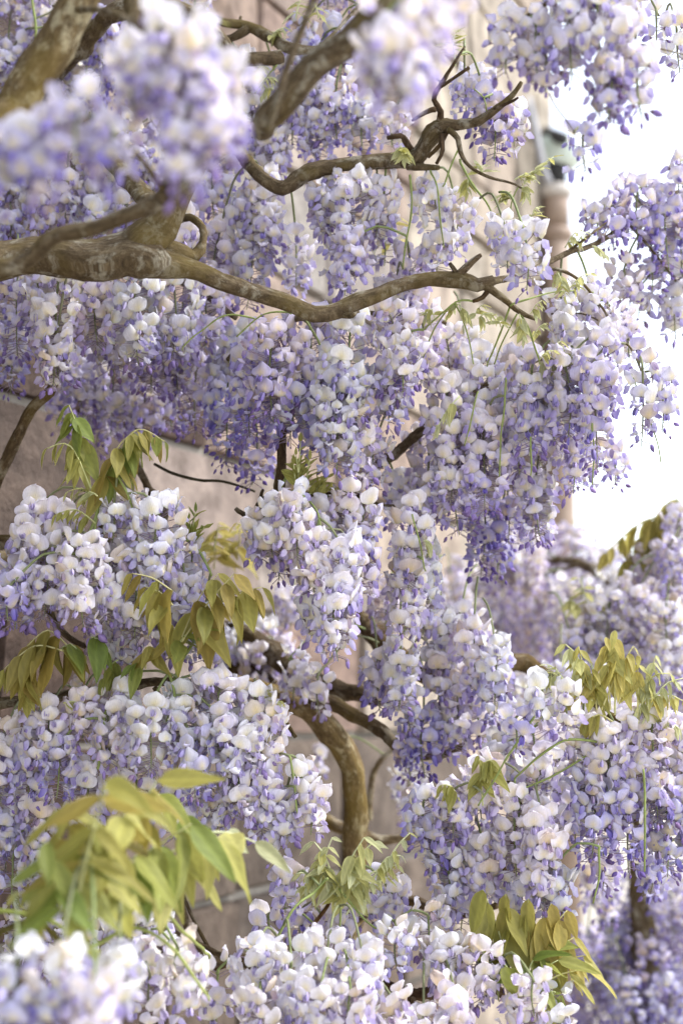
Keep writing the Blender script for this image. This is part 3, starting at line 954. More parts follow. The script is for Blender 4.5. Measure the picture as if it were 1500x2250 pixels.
branch(UB, [(970, 295, 1.96, 10), (972, 330, 1.95, 9), (958, 360, 1.95, 7)], 'twig', tint=(.7, .6, .55), bumpy=.35)
branch(UB, [(1085, 240, 1.94, 9), (1120, 225, 1.93, 7), (1137, 215, 1.92, 6)], 'twig', tint=(.65, .55, .5))
for p in ([(900, 385, 1.97, 8), (905, 440, 1.96, 6), (895, 520, 1.97, 6), (885, 590, 1.98, 5)],
          [(945, 375, 1.96, 7), (960, 410, 1.95, 6), (970, 480, 1.95, 6), (975, 545, 1.97, 4)],
          [(1010, 350, 1.95, 8), (1035, 395, 1.94, 8), (1065, 440, 1.94, 7), (1085, 480, 1.94, 5)],
          [(1005, 330, 1.95, 6), (990, 370, 1.95, 6), (972, 410, 1.95, 5)],
          [(1140, 410, 1.95, 5), (1125, 450, 1.95, 4), (1118, 500, 1.95, 4)],
          [(1040, 195, 1.95, 4), (1060, 215, 1.95, 4), (1068, 245, 1.95, 4)]):
    stalk(UB, p)
for a in ((1150, 400, 1215, 345), (1130, 395, 1175, 380), (1145, 410, 1160, 430), (1060, 385, 1055, 365), (1030, 390, 1025, 420), (1100, 440, 1110, 430), (1125, 440, 1100, 430), (900, 345, 880, 330), (880, 320, 885, 350), (1000, 145, 990, 60), (990, 110, 1000, 75), (1150, 405, 1185, 370)):
    leaf(UB, *a, 1.95, 4, 36, PALE, LIME, arch=5, rw=4, droop=0.3)
leaf(UB, 860, 520, 875, 480, 2.15, 2, 45, LIME, YELLOW, arch=10)
rtable(UB, """
770 405 640 90 2.0 .3 ; 720 415 560 60 2.02 .35 ; 830 405 560 60 2.02 .2 ; 760 540 690 70 1.97 .35 ; 840 500 620 40 2.05 .2
580 395 600 70 2.08 .25 ; 540 450 720 75 2.1 .3 ; 480 520 700 70 2.1 .3 ; 600 300 420 60 2.12 .25
650 515 680 50 2.1 .2 .6 ; 950 420 640 75 2.02 .03 .85 ; 1000 440 600 50 2.04 .03 .7 ; 900 580 730 70 2.05 .12 ; 870 620 740 50 2.05 .2
1060 190 340 62 2.0 .62 .9 ; 1085 240 395 52 1.98 .75 .9 ; 1020 180 300 45 2.05 .45 .8 ; 1130 255 345 40 2.0 .1 .6
690 220 400 70 2.12 .45 ; 740 180 360 70 2.12 .45 ; 640 250 360 60 2.15 .6 ; 800 230 370 60 2.1 .3 ; 860 260 340 45 2.08 .1
""")

# --- upper left, behind
TL = Bough('grey-barked looping branch and blossoms behind the blurred flowers and slanting limbs', P(190, 90, 2.15))
branch(TL, [(140, 140, 2.2, 42), (200, 75, 2.15, 40), (240, 35, 2.1, 40), (300, 12, 2.08, 42), (370, 15, 2.06, 40), (430, 40, 2.05, 36), (480, 85, 2.04, 33), (520, 125, 2.04, 31), (560, 132, 2.04, 30), (620, 122, 2.05, 30)])
branch(TL, [(375, 10, 2.08, 26), (430, 25, 2.1, 20), (490, 48, 2.12, 20), (545, 60, 2.12, 22), (600, 85, 2.1, 24), (630, 105, 2.07, 26), (700, 110, 2.08, 18)])
branch(TL, [(545, 62, 2.12, 22), (515, 80, 2.12, 17), (485, 92, 2.14, 16)], 'twig')
branch(TL, [(535, 55, 2.12, 9), (528, 42, 2.12, 7), (530, 36, 2.12, 6)], 'twig')
branch(TL, [(700, 110, 2.08, 12), (745, 60, 2.1, 8), (790, 10, 2.12, 8)], 'twig')
branch(TL, [(140, 140, 2.2, 36), (60, 260, 2.25, 34), (-40, 420, 2.32, 34), (-120, 560, 2.36, 34)])
branch(TL, [(60, 260, 2.25, 24), (180, 300, 2.2, 20), (330, 300, 2.2, 16), (480, 330, 2.15, 12)])
rtable(TL, """
40 -40 210 90 2.25 .35 ; 110 0 190 75 2.25 .3 ; 20 130 300 80 2.25 .4 ; 230 40 230 50 2.22 .75 ; 260 80 260 50 2.22 .5 ; 190 130 330 70 2.25 .35
60 320 540 85 2.15 .35 ; 150 340 540 80 2.12 .25 ; 230 360 520 75 2.12 .3 ; 310 270 440 70 2.1 .3 ; 340 350 480 60 2.1 .35 ; 20 420 570 70 2.12 .4
280 440 560 60 2.1 .3 ; 400 480 600 60 2.0 .1 ; 200 460 560 70 2.08 .25 ; 100 450 560 60 2.1 .3 ; 470 330 520 80 2.15 .3 ; 420 400 560 60 2.12 .3
540 140 330 70 2.15 .25 ; 600 140 300 60 2.18 .3 ; 560 250 400 70 2.15 .3 ; 690 130 260 60 2.15 .6 ; 740 60 220 60 2.15 .7 ; 640 120 240 45 2.15 .35
430 -20 60 60 2.3 .2 ; 720 -40 60 50 2.2 .3 ; 660 60 190 45 2.2 .5 ; 770 -60 40 60 2.2 .35
""")
for a in ((590, 90, 625, 60), (560, 165, 580, 145), (560, 190, 600, 170), (600, 195, 575, 210), (650, 40, 660, 0), (700, 40, 690, 10), (620, 70, 600, 80)):
    leaf(TL, *a, 2.08, 3, 34, PALE, LIME, arch=8, rw=4)
for p in ([(70, -20, 2.2, 9), (78, 50, 2.2, 9), (82, 110, 2.2, 8)], [(610, 140, 2.05, 6), (580, 180, 2.06, 5), (560, 205, 2.06, 5)]):
    stalk(TL, p)

# --- far upper right
TR = Bough('airy spray of lilac flowers against white sky above the drainpipe hopper', P(1560, 20, 1.75))
branch(TR, [(900, -420, 2.6, 30), (1050, -330, 2.2, 26), (1230, -220, 1.85, 22), (1360, -120, 1.66, 18), (1380, -50, 1.6, 14), (1270, -30, 1.58, 12), (1180, 20, 1.58, 9), (1120, 60, 1.6, 7)])
branch(TR, [(1380, -40, 1.6, 10), (1400, 40, 1.58, 7), (1390, 110, 1.57, 5)], 'twig')
branch(TR, [(1395, 95, 1.75, 5), (1440, 105, 1.66, 4), (1520, 125, 1.7, 3)], 'twig')
rtable(TR, """
1110 60 210 58 1.6 .25 .7 ; 1180 40 220 62 1.58 .25 .7 ; 1250 10 230 72 1.56 .3 .7 ; 1310 -20 250 70 1.56 .32 .65 ; 1240 -80 110 75 1.6 .6 ; 1350 60 310 60 1.55 .35 .7
1335 180 315 46 1.55 .35 .7 ; 1400 130 310 42 1.56 .35 .5 ; 1370 -20 170 50 1.6 .4 .6 ; 1300 -80 90 70 1.6 .55 .8 ; 1200 130 225 50 1.58 .22 .6
1440 20 140 40 1.9 .4 .35 ; 1485 60 200 40 1.95 .35 .35 ; 1280 295 330 22 1.64 .6 .3
""")
stalk(TR, [(1205, 205, 1.58, 4), (1240, 262, 1.6, 3.5), (1262, 298, 1.62, 3)], col=(.16, .13, .12))

# --- right, against the sky
RB = Bough('violet wisteria spray jutting into white sky beside the drainpipe, under the airy spray', P(1560, 460, 2.1))
branch(RB, [(1075, 622, 1.88, 18), (1150, 600, 1.93, 13), (1215, 570, 1.98, 12), (1255, 552, 2.0, 13), (1300, 540, 2.05, 12), (1380, 490, 2.1, 12), (1460, 430, 2.15, 9), (1540, 420, 2.2, 6)])
branch(RB, [(1150, 600, 1.93, 10), (1215, 590, 1.96, 8), (1270, 615, 1.97, 7), (1310, 660, 1.98, 6), (1335, 700, 1.98, 5), (1350, 760, 1.98, 4)], 'twig')
branch(RB, [(1250, 550, 2.0, 7), (1290, 520, 2.0, 6), (1330, 490, 2.05, 5)], 'twig')
branch(RB, [(1380, 490, 2.1, 8), (1440, 560, 2.1, 6), (1500, 640, 2.15, 5)], 'twig')
branch(RB, [(1210, 690, 1.98, 4), (1280, 690, 1.98, 3.5), (1340, 720, 2.0, 3)], 'twig')
rtable(RB, """
1340 430 590 60 2.08 .5 .75 ; 1400 415 580 65 2.1 .6 .75 ; 1455 425 640 65 2.12 .62 .75 ; 1505 440 680 60 2.15 .6 .7 ; 1310 460 550 40 2.05 .45 .6 ; 1430 540 680 50 2.12 .6 .6
1370 590 700 50 2.1 .2 .7 ; 1480 600 780 50 2.15 .25 .7 ; 1400 640 690 40 2.15 .2 .5 ; 1490 360 430 32 2.1 .4 .4
1250 690 830 60 1.98 .08 .8 ; 1310 660 800 55 2.0 .1 .8 ; 1350 690 830 55 2.0 .12 .7 ; 1230 640 730 40 2.0 .05 .5 ; 1290 610 700 35 2.0 .1 .4 ; 1380 720 800 40 2.0 .3 .5
""")
for a in ((1240, 545, 1270, 505), (1265, 540, 1285, 510), (1300, 540, 1330, 560), (1230, 590, 1215, 620)):
    leaf(RB, *a, 2.0, 3, 28, PALE, LIME, arch=5, rw=3)

# --- the cascade in the middle right
CA = Bough('long cascade of pale and violet clusters hanging before the lower drainpipe', P(830, 1030, 2.1))
branch(CA, [(640, 1050, 3.5, 16), (680, 1085, 2.8, 18), (760, 1085, 2.2, 20), (830, 1022, 2.12, 22), (880, 985, 2.08, 22), (935, 940, 2.05, 21), (985, 908, 2.04, 18), (1060, 850, 2.05, 14), (1140, 810, 2.05, 11), (1230, 770, 2.02, 9), (1310, 740, 1.98, 7)])
branch(CA, [(985, 908, 2.04, 12), (1100, 905, 2.08, 10), (1200, 930, 2.08, 8)], 'twig')
branch(CA, [(780, 1060, 2.12, 9), (795, 1090, 2.08, 8), (840, 1110, 2.05, 7), (890, 1110, 2.02, 6)], 'twig')
branch(CA, [(1310, 740, 1.98, 6), (1380, 760, 1.92, 5), (1420, 850, 1.88, 4)], 'twig')
rtable(CA, """
1050 800 1080 85 2.02 .12 ; 980 850 1150 85 2.0 .22 ; 1060 930 1160 85 1.98 .3 ; 1000 1000 1210 80 2.05 .55 ; 1060 1080 1300 65 2.12 .8 ; 1110 1040 1230 65 2.12 .6
1170 800 1030 75 1.95 .45 ; 1240 800 1000 75 1.92 .5 ; 1300 800 1070 65 1.9 .5 .9 ; 1190 960 1220 72 2.02 .2 ; 1260 930 1120 60 2.0 .3 ; 1330 740 960 60 1.93 .4
1410 800 1020 42 1.86 .5 .5 ; 1450 840 990 32 1.86 .55 .45 ; 1140 880 1080 70 2.0 .3 ; 1280 1000 1100 45 2.1 .5 ; 1350 1000 1070 35 2.1 .55 .7 ; 1220 860 1010 60 1.95 .5
900 1120 1330 62 1.97 .12 ; 890 1260 1440 62 1.98 .1 ; 940 1200 1380 50 2.02 .12 ; 1120 800 960 70 2.08 .15 ; 920 960 1110 60 2.1 .2 ; 870 1060 1180 50 2.1 .25
1020 740 860 50 2.1 .05 ; 1180 1080 1230 55 2.05 .25 ; 1090 1180 1310 40 2.15 .8 ; 940 1060 1200 55 2.0 .3
""")
for p in ([(1110, 830, 1.93, 6), (1105, 920, 1.93, 6), (1098, 1000, 1.94, 5), (1095, 1060, 1.95, 4)], [(1300, 930, 1.88, 6), (1305, 1000, 1.88, 5), (1300, 1065, 1.89, 4)], [(1390, 830, 1.86, 5), (1425, 920, 1.86, 5), (1450, 1015, 1.86, 4)],
          [(1165, 960, 1.9, 6), (1170, 1010, 1.9, 5), (1165, 1045, 1.9, 4)], [(905, 1130, 1.93, 6), (925, 1200, 1.93, 6), (935, 1255, 1.94, 5)], [(1050, 860, 1.92, 5), (1035, 920, 1.92, 5), (1020, 980, 1.93, 4)]):
    stalk(CA, p)
for a in ((1200, 790, 1230, 750), (1230, 780, 1260, 790), (1195, 800, 1210, 770), (1240, 770, 1215, 800), (1010, 870, 960, 940), (930, 1190, 945, 1200)):
    leaf(CA, *a, 1.93, 4, 40, PALE, LIME, arch=8, rw=4)

# --- left, middle height
LM = Bough('cream white clusters with drooping bronze leaves on a knobbly spur before red stone', P(0, 1190, 1.95))
branch(LM, [(-300, 1260, 2.16, 36), (-60, 1200, 2.0, 34), (60, 1195, 1.97, 30), (150, 1215, 1.95, 24), (220, 1190, 1.92, 22), (270, 1205, 1.92, 18), (330, 1240, 1.92, 10)], bumpy=.3, tint=(.7, .65, .6))
branch(LM, [(218, 1192, 1.92, 16), (224, 1150, 1.9, 14), (214, 1105, 1.88, 15), (205, 1085, 1.88, 12)], 'twig', bumpy=.4)
branch(LM, [(60, 1195, 1.97, 22), (90, 1300, 1.95, 18), (150, 1400, 1.95, 14), (260, 1440, 1.94, 10)], 'twig')
branch(LM, [(-80, 1215, 2.03, 30), (-50, 1150, 2.05, 30), (-20, 1090, 2.04, 28), (30, 975, 2.02, 25), (75, 895, 2.0, 23), (115, 850, 2.0, 20), (125, 760, 2.02, 18), (110, 640, 2.05, 14)], tint=(.8, .72, .62))
branch(LM, [(330, 1240, 1.95, 18), (350, 1180, 2.02, 20), (360, 1115, 2.1, 20), (335, 1085, 2.12, 18), (310, 1040, 2.15, 16), (300, 1000, 2.2, 14)], tint=(.6, .55, .5))
branch(LM, [(340, 1020, 2.1, 7), (380, 1040, 2.08, 7), (440, 1055, 2.08, 7), (490, 1058, 2.08, 6), (560, 1080, 2.1, 5)], 'twig', tint=(.35, .4, .38))
rtable(LM, """
70 1130 1330 80 1.9 .1 ; 140 1140 1300 85 1.9 .05 ; 100 1210 1400 85 1.86 .12 ; 180 1210 1420 85 1.83 .0 ; 290 1100 1280 70 1.88 .08 ; 350 1120 1330 85 1.86 .1
400 1200 1400 60 1.9 .12 ; 300 1260 1440 80 1.87 .08 ; 40 1250 1420 60 1.85 .35 ; 240 1230 1400 75 1.85 .0 ; 20 1290 1390 45 1.82 .7 ; 380 1310 1480 75 1.9 .12
450 1370 1490 60 1.92 .15 ; 270 1390 1490 60 1.9 .08 ; 250 1120 1200 50 1.86 .05 .6 ; 420 1260 1360 50 1.93 .15 ; 230 1380 1480 55 1.92 .1
""")
for p in ([(215, 1100, 1.86, 8), (205, 1150, 1.85, 9), (170, 1225, 1.84, 8)], [(222, 1105, 1.86, 8), (205, 1170, 1.85, 8), (196, 1240, 1.84, 8)], [(258, 1045, 1.85, 8), (285, 1095, 1.85, 8), (300, 1150, 1.85, 6)],
          [(405, 1185, 1.9, 9), (440, 1210, 1.9, 8), (465, 1265, 1.88, 7)], [(430, 1400, 1.85, 8), (395, 1470, 1.85, 9), (375, 1530, 1.84, 8)]):
    stalk(LM, p)
# young bronze leaves
leaf(LM, 202, 1080, 152, 890, 1.86, 5, 80, OLIVE, GREEN, arch=25, droop=1.3, start=.62, spread=.45)
leaf(LM, 205, 1085, 104, 985, 1.85, 5, 62, OLIVE, LIME, arch=55, droop=1.2, start=.45, spread=.4)
leaf(LM, 215, 1085, 300, 945, 1.85, 4, 100, BRONZE, OLIVE, arch=30, droop=1.3, start=.35)
leaf(LM, 220, 1085, 362, 970, 1.86, 6, 85, BRONZE, GREEN, arch=80, droop=1.5, start=.4, spread=.4)
leaf(LM, 210, 1090, 150, 1080, 1.86, 4, 40, LIME, PALE, arch=12, droop=.7)
leaf(LM, 210, 1150, 125, 1130, 1.85, 5, 45, OLIVE, LIME, arch=20, droop=.9)
leaf(LM, 215, 1090, 180, 1095, 1.84, 3, 45, LIME, PALE, arch=12, droop=.5)
leaf(LM, 380, 1300, 290, 1260, 1.8, 3, 100, BRONZE, OLIVE, arch=10, droop=1.3, start=.2)
leaf(LM, 380, 1330, 320, 1290, 1.8, 2, 90, BRONZE, OLIVE, arch=10, droop=1.3, start=.3)
leaf(LM, 400, 1400, 480, 1260, 1.82, 4, 110, BRONZE, OLIVE, arch=20, droop=1.2, start=.45)
leaf(LM, 400, 1410, 515, 1260, 1.81, 3, 115, BRONZE, GREEN, arch=10, droop=1.2, start=.5)
leaf(LM, 420, 1400, 575, 1290, 1.83, 3, 90, BRONZE, OLIVE, arch=30, droop=1.4, start=.7)
leaf(LM, 390, 1420, 440, 1370, 1.82, 3, 80, GREEN, OLIVE, arch=10, droop=.5, start=.3)
leaf(LM, 400, 1430, 340, 1330, 1.83, 3, 70, OLIVE, BRONZE, arch=20, droop=1.0, start=.4)
leaf(LM, 150, 1420, 60, 1420, 1.84, 3, 115, BRONZE, OLIVE, arch=35, droop=1.4, start=.3)
leaf(LM, 140, 1430, 10, 1470, 1.83, 4, 100, BRONZE, OLIVE, arch=30, droop=1.3, start=.3)
leaf(LM, 130, 1430, 180, 1440, 1.84, 3, 90, GREEN, BRONZE, arch=20, droop=1.0, start=.3)
leaf(LM, 200, 1400, 235, 1430, 1.84, 2, 85, GREEN, GREEN, arch=10, droop=1.0, start=.3)
leaf(LM, 260, 1450, 230, 1490, 1.85, 2, 60, GREEN, OLIVE, arch=10, droop=.7, start=.3)
leaf(LM, 320, 1470, 330, 1420, 1.83, 3, 70, BRONZE, OLIVE, arch=20, droop=1.3, start=.5)
leaf(LM, 310, 1470, 290, 1460, 1.83, 2, 60, OLIVE, GREEN, arch=10, droop=1, start=.3)
leaf(LM, 50, 1470, 60, 1530, 1.84, 3, 70, OLIVE, BRONZE, arch=10, droop=1, start=.3)
leaf(LM, 420, 1190, 430, 1125, 1.92, 4, 35, OLIVE, GREEN, arch=5, droop=-.4, start=.1)
leaf(LM, 425, 1190, 415, 1140, 1.92, 4, 32, OLIVE, GREEN, arch=5, droop=-.4, start=.1)
leaf(LM, 410, 1190, 450, 1160, 1.92, 3, 30, OLIVE, GREEN, arch=5, droop=-.2, start=.1)

# --- centre
CE = Bough('upright brown twig carrying creamy clusters with purple keels beside the bronze leaves', P(615, 1130, 1.97))
branch(CE, [(650, 1040, 3.3, 16), (640, 1090, 2.8, 18), (615, 1140, 2.2, 22), (608, 1140, 2.05, 24), (612, 1110, 1.99, 24), (617, 1020, 1.99, 22), (622, 945, 2.0, 20), (640, 860, 2.02, 16)], tint=(.75, .65, .55))
branch(CE, [(610, 1092, 1.98, 16), (585, 1095, 1.96, 14), (568, 1110, 1.95, 13), (560, 1125, 1.95, 10)], 'twig', tint=(.5, .45, .4), bumpy=.4)
branch(CE, [(570, 1108, 1.95, 9), (575, 1085, 1.95, 8), (578, 1075, 1.95, 6)], 'twig', tint=(.5, .45, .4), bumpy=.4)
branch(CE, [(560, 1135, 1.95, 13), (535, 1130, 1.94, 11), (518, 1117, 1.94, 9)], 'twig', tint=(.5, .45, .4), bumpy=.4)
branch(CE, [(612, 1095, 1.98, 14), (660, 1088, 1.96, 12), (720, 1085, 1.95, 10), (790, 1090, 1.95, 8)], 'twig', tint=(.6, .5, .4))
rtable(CE, """
600 1125 1260 75 1.87 .1 ; 650 1110 1270 65 1.85 .06 ; 570 1160 1270 50 1.88 .1 ; 610 1200 1310 60 1.9 .28 ; 765 1090 1230 70 1.93 .06 ; 800 1120 1290 55 1.92 .3
690 1200 1340 65 1.86 .02 ; 750 1200 1380 75 1.86 .02 ; 740 1290 1490 65 1.85 .04 1.1 ; 790 1220 1350 55 1.9 .12 ; 720 1130 1260 60 1.93 .08 ; 700 1330 1440 45 1.88 .06
640 1085 1170 30 1.88 .15 .5
""")
stalk(CE, [(630, 1040, 1.93, 8), (612, 1085, 1.9, 9), (606, 1130, 1.88, 8)])
stalk(CE, [(655, 1085, 1.9, 7), (700, 1130, 1.87, 7), (708, 1200, 1.86, 7), (710, 1240, 1.86, 5)])
for a in ((655, 1080, 660, 970), (660, 1080, 650, 1000), (670, 1080, 680, 1010), (690, 1080, 720, 1050), (680, 1085, 715, 1065), (650, 1075, 645, 1020), (700, 1090, 740, 1075)):
    leaf(CE, *a, 1.92, 4, 34, OLIVE, LIME, arch=5, droop=-.2, start=.2, rw=5)

# --- lower left mass
LL = Bough('broad dome of white and lilac clusters just above the blurred leaf spray', P(-60, 1540, 1.95))
branch(LL, [(-300, 1640, 2.16, 32), (-60, 1560, 2.0, 28), (60, 1540, 1.97, 24), (200, 1520, 1.95, 22), (340, 1500, 1.94, 20), (470, 1505, 1.93, 17), (580, 1530, 1.92, 12), (650, 1620, 1.92, 8)], tint=(.7, .65, .55))
branch(LL, [(-60, 1640, 2.0, 20), (40, 1680, 1.97, 14), (110, 1740, 1.95, 10)], 'twig')
branch(LL, [(340, 1510, 1.94, 12), (400, 1600, 1.93, 9), (470, 1650, 1.92, 7)], 'twig')
rtable(LL, """
185 1515 1660 75 1.87 .02 ; 110 1560 1720 80 1.87 .2 ; 60 1640 1800 75 1.9 .35 ; 260 1530 1700 80 1.86 .08 ; 330 1560 1730 85 1.83 .04 ; 130 1640 1790 70 1.86 .6
410 1520 1700 80 1.85 .04 ; 480 1510 1700 85 1.84 .0 ; 560 1530 1720 75 1.85 .0 ; 590 1580 1780 60 1.86 .04 ; 430 1640 1790 60 1.82 .5 ; 520 1640 1830 80 1.85 .06
570 1690 1870 70 1.86 .1 ; 480 1730 1870 70 1.87 .12 ; 600 1770 1925 45 1.87 .1 ; 660 1690 1800 36 1.86 .03 .6 ; 680 1740 1870 45 1.86 .02 .9 ; 630 1740 1880 50 1.87 .05
10 1610 1800 70 1.9 .25 ; 20 1760 1960 75 1.92 .4 ; 90 1780 1950 70 1.9 .35 ; 200 1700 1850 75 1.88 .2 ; 300 1690 1850 80 1.88 .12 ; 390 1740 1880 70 1.88 .2
30 1880 2020 60 1.9 .5 ; 100 1900 2000 50 1.88 .7 .7 ; 500 1600 1740 70 1.83 .02 ; 240 1600 1720 70 1.84 .05
""")
for p in ([(235, 1560, 1.84, 8), (228, 1620, 1.83, 9), (215, 1690, 1.83, 8)], [(370, 1480, 1.84, 9), (382, 1540, 1.83, 9), (360, 1600, 1.83, 7)], [(635, 1660, 1.84, 7), (648, 1730, 1.84, 7), (655, 1790, 1.84, 6)]):
    stalk(LL, p)
for a in ((580, 1540, 590, 1515), (600, 1560, 615, 1540), (490, 1500, 485, 1490), (140, 1545, 180, 1548)):
    leaf(LL, *a, 1.85, 3, 26, LIME, PALE, arch=5, rw=4)

# --- leafy shoot close to the lens, lower left
LF = Bough('blurred spray of large olive leaves with soft flowers below it', P(-60, 2060, 1.45))
branch(LF, [(-330, 2230, 2.14, 22), (-200, 2190, 1.75, 20), (-80, 2110, 1.5, 16), (20, 2040, 1.47, 15), (90, 2030, 1.45, 14), (150, 2090, 1.45, 10)], 'twig', tint=(.8, .9, .4))
stalk(LF, [(-80, 1990, 1.5, 14), (60, 2010, 1.46, 14), (130, 2040, 1.45, 12), (200, 2100, 1.45, 9)], col=(.3, .34, .08))
stalk(LF, [(200, 2080, 1.5, 12), (300, 2040, 1.5, 12), (380, 2090, 1.5, 11), (460, 2200, 1.5, 9)], col=(.3, .34, .1))
stalk(LF, [(270, 1960, 1.42, 10), (350, 2000, 1.5, 11), (430, 2070, 1.6, 10), (460, 2105, 1.7, 9)], col=(.3, .34, .1))
leaf(LF, 150, 2060, 235, 1715, 1.28, 3, 157, OLIVE, BRONZE, arch=10, droop=.9, start=.5, small_tip=.75, rw=8, spread=1.0)
leaf(LF, 160, 2070, 345, 1715, 1.42, 3, 152, OLIVE, BRONZE, arch=20, droop=.7, start=.62, small_tip=.8, rw=8, spread=1.0)
leaf(LF, 170, 2060, 480, 1840, 1.5, 3, 133, OLIVE, LIME, arch=50, droop=1.4, start=.66, small_tip=.9, rw=8)
leaf(LF, 150, 2060, 100, 1850, 1.26, 3, 122, OLIVE, GREEN, arch=10, droop=1.2, start=.35, small_tip=.7, rw=8, spread=.9)
leaf(LF, 160, 2060, 340, 1860, 1.5, 3, 113, GREEN, GREEN, arch=20, droop=.8, start=.5, small_tip=.8, rw=8, spread=.9)
leaf(LF, 330, 1740, 400, 1790, 1.58, 1, 133, GREEN, OLIVE, arch=10, droop=.3, start=.2, small_tip=.9, rw=7)
leaf(LF, 440, 1830, 560, 1850, 1.55, 1, 94, PALE, LIME, arch=10, droop=.3, start=.5, small_tip=.9, rw=7)
leaf(LF, 200, 2090, 230, 2130, 1.4, 3, 75, OLIVE, GREEN, arch=20, droop=1.2, start=.2, rw=7)
leaf(LF, 100, 2030, 40, 1960, 1.35, 4, 65, LIME, OLIVE, arch=20, droop=1.2, start=.2, rw=7)
leaf(LF, 160, 2060, 150, 1760, 1.36, 3, 113, BRONZE, OLIVE, arch=10, droop=1.0, start=.7, small_tip=.8, rw=7, spread=.9)
leaf(LF, 155, 2060, 290, 1760, 1.34, 3, 145, OLIVE, LIME, arch=15, droop=1.0, start=.55, small_tip=.85, rw=8, spread=.9)
leaf(LF, 160, 2060, 420, 1810, 1.46, 3, 150, OLIVE, GREEN, arch=30, droop=1.2, start=.6, small_tip=.9, rw=8, spread=.7)
leaf(LF, 155, 2060, 200, 1800, 1.3, 3, 140, OLIVE, GREEN, arch=10, droop=1.2, start=.5, small_tip=.85, rw=8, spread=.8)
leaf(LF, 160, 2060, 300, 1880, 1.4, 2, 140, GREEN, OLIVE, arch=10, droop=1.0, start=.6, small_tip=.9, rw=8, spread=.8)
rtable(LF, """
130 2110 2310 100 1.22 .22 ; 40 2130 2350 90 1.22 .5 ; 210 2170 2350 90 1.2 .2 ; 260 2120 2290 60 1.3 .2
""")

# --- the old stem rising through the gap
LT = Bough('old curved trunk rising against brown stone, dark violet clusters on its limbs', Vector((P(770, 2250, 2.35).x, P(770, 2250, 2.35).y, 0)))
lt0 = P(770, 2250, 2.35)
branch_w(LT, [np.array((lt0.x + 0.05, lt0.y, -0.05)), np.array((lt0.x + 0.06, lt0.y, 0.35)), np.array(P(765, 2150, 2.35)), np.array(P(768, 2020, 2.35)), np.array(P(775, 1900, 2.33)), np.array(P(785, 1780, 2.3)), np.array(P(765, 1680, 2.28)), np.array(P(715, 1595, 2.26)), np.array(P(650, 1545, 2.25)), np.array(P(560, 1510, 2.28)), np.array(P(440, 1490, 2.3))],
         [0.030, 0.023, 0.020, 0.019, 0.0185, 0.0175, 0.0175, 0.017, 0.015, 0.012, 0.011], bumpy=.12, tint=(1.55, 1.48, 1.2))
branch(LT, [(470, 1370, 2.45, 24), (540, 1390, 2.4, 34), (600, 1435, 2.35, 46), (660, 1485, 2.3, 46), (730, 1515, 2.28, 42), (800, 1530, 2.26, 36), (860, 1540, 2.25, 26)], tint=(.65, .6, .55))
branch(LT, [(600, 1515, 2.28, 26), (650, 1525, 2.26, 30), (720, 1545, 2.22, 30), (790, 1575, 2.2, 29), (840, 1610, 2.18, 28), (885, 1650, 2.16, 24), (960, 1660, 2.16, 18), (1040, 1630, 2.15, 12)], tint=(.8, .75, .7))
branch(LT, [(740, 1320, 2.35, 34), (790, 1360, 2.3, 42), (840, 1405, 2.25, 44), (890, 1455, 2.22, 42), (960, 1490, 2.2, 34), (1060, 1460, 2.25, 36), (1140, 1455, 2.3, 38), (1190, 1475, 2.3, 34), (1260, 1540, 2.3, 30)], tint=(.75, .65, .5))
branch(LT, [(640, 1790, 2.5, 26), (720, 1805, 2.48, 28), (790, 1835, 2.45, 26), (860, 1845, 2.45, 20), (940, 1835, 2.45, 16)], tint=(1.4, 1.35, 1.25))
branch(LT, [(810, 1800, 2.6, 16), (815, 1720, 2.6, 14), (830, 1680, 2.6, 12), (870, 1640, 2.6, 10)], tint=(1.4, 1.4, 1.4))
branch(LT, [(480, 1480, 2.4, 40), (540, 1475, 2.38, 36), (600, 1500, 2.35, 26)], tint=(.6, .5, .35))
branch(LT, [(-60, 1240, 2.3, 34), (100, 1225, 2.3, 36), (240, 1225, 2.28, 34), (330, 1250, 2.3, 28), (420, 1330, 2.4, 26), (480, 1375, 2.45, 24)], tint=(1.6, 1.6, 1.5))
branch(LT, [(770, 2020, 2.34, 34), (820, 1990, 2.3, 28), (900, 1980, 2.25, 24), (1000, 2010, 2.2, 18), (1090, 1990, 2.15, 14)], tint=(.6, .5, .4))
branch(LT, [(770, 2140, 2.34, 34), (650, 2090, 2.28, 28), (560, 2100, 2.2, 24), (470, 2110, 2.15, 20), (420, 2060, 2.1, 18), (395, 1960, 2.05, 14)], tint=(.6, .55, .5))
rtable(LT, """
640 1440 1570 45 2.2 .12 .8 ; 700 1480 1600 36 2.15 .2 .7 ; 560 1380 1530 70 2.45 .1 ; 500 1400 1500 55 2.4 .12 ; 640 1310 1420 60 2.6 .3 ; 620 1420 1560 55 2.4 .25 ; 570 1440 1600 50 2.35 .2 ; 660 1490 1570 30 2.3 .3
880 1430 1590 65 2.02 .08 ; 830 1460 1600 50 2.06 .45 ; 900 1480 1640 50 2.08 .3 ; 930 1570 1740 55 2.12 .9 ; 900 1630 1740 40 2.15 .95 ; 970 1370 1520 60 2.12 .12 ; 1040 1390 1560 70 2.08 .12
1090 1430 1620 60 2.05 .3 ; 1000 1490 1680 65 2.12 .15 ; 1050 1530 1680 50 2.12 .35 ; 970 1600 1700 45 2.15 .6 ; 1010 1350 1480 55 2.15 .06 ; 960 1450 1570 50 2.1 .1
850 1300 1420 50 2.2 .15 ; 930 1300 1430 45 2.1 .15 ; 700 1650 1740 20 2.6 .4 .5 ; 900 1700 1830 60 2.55 .2 .6
""")
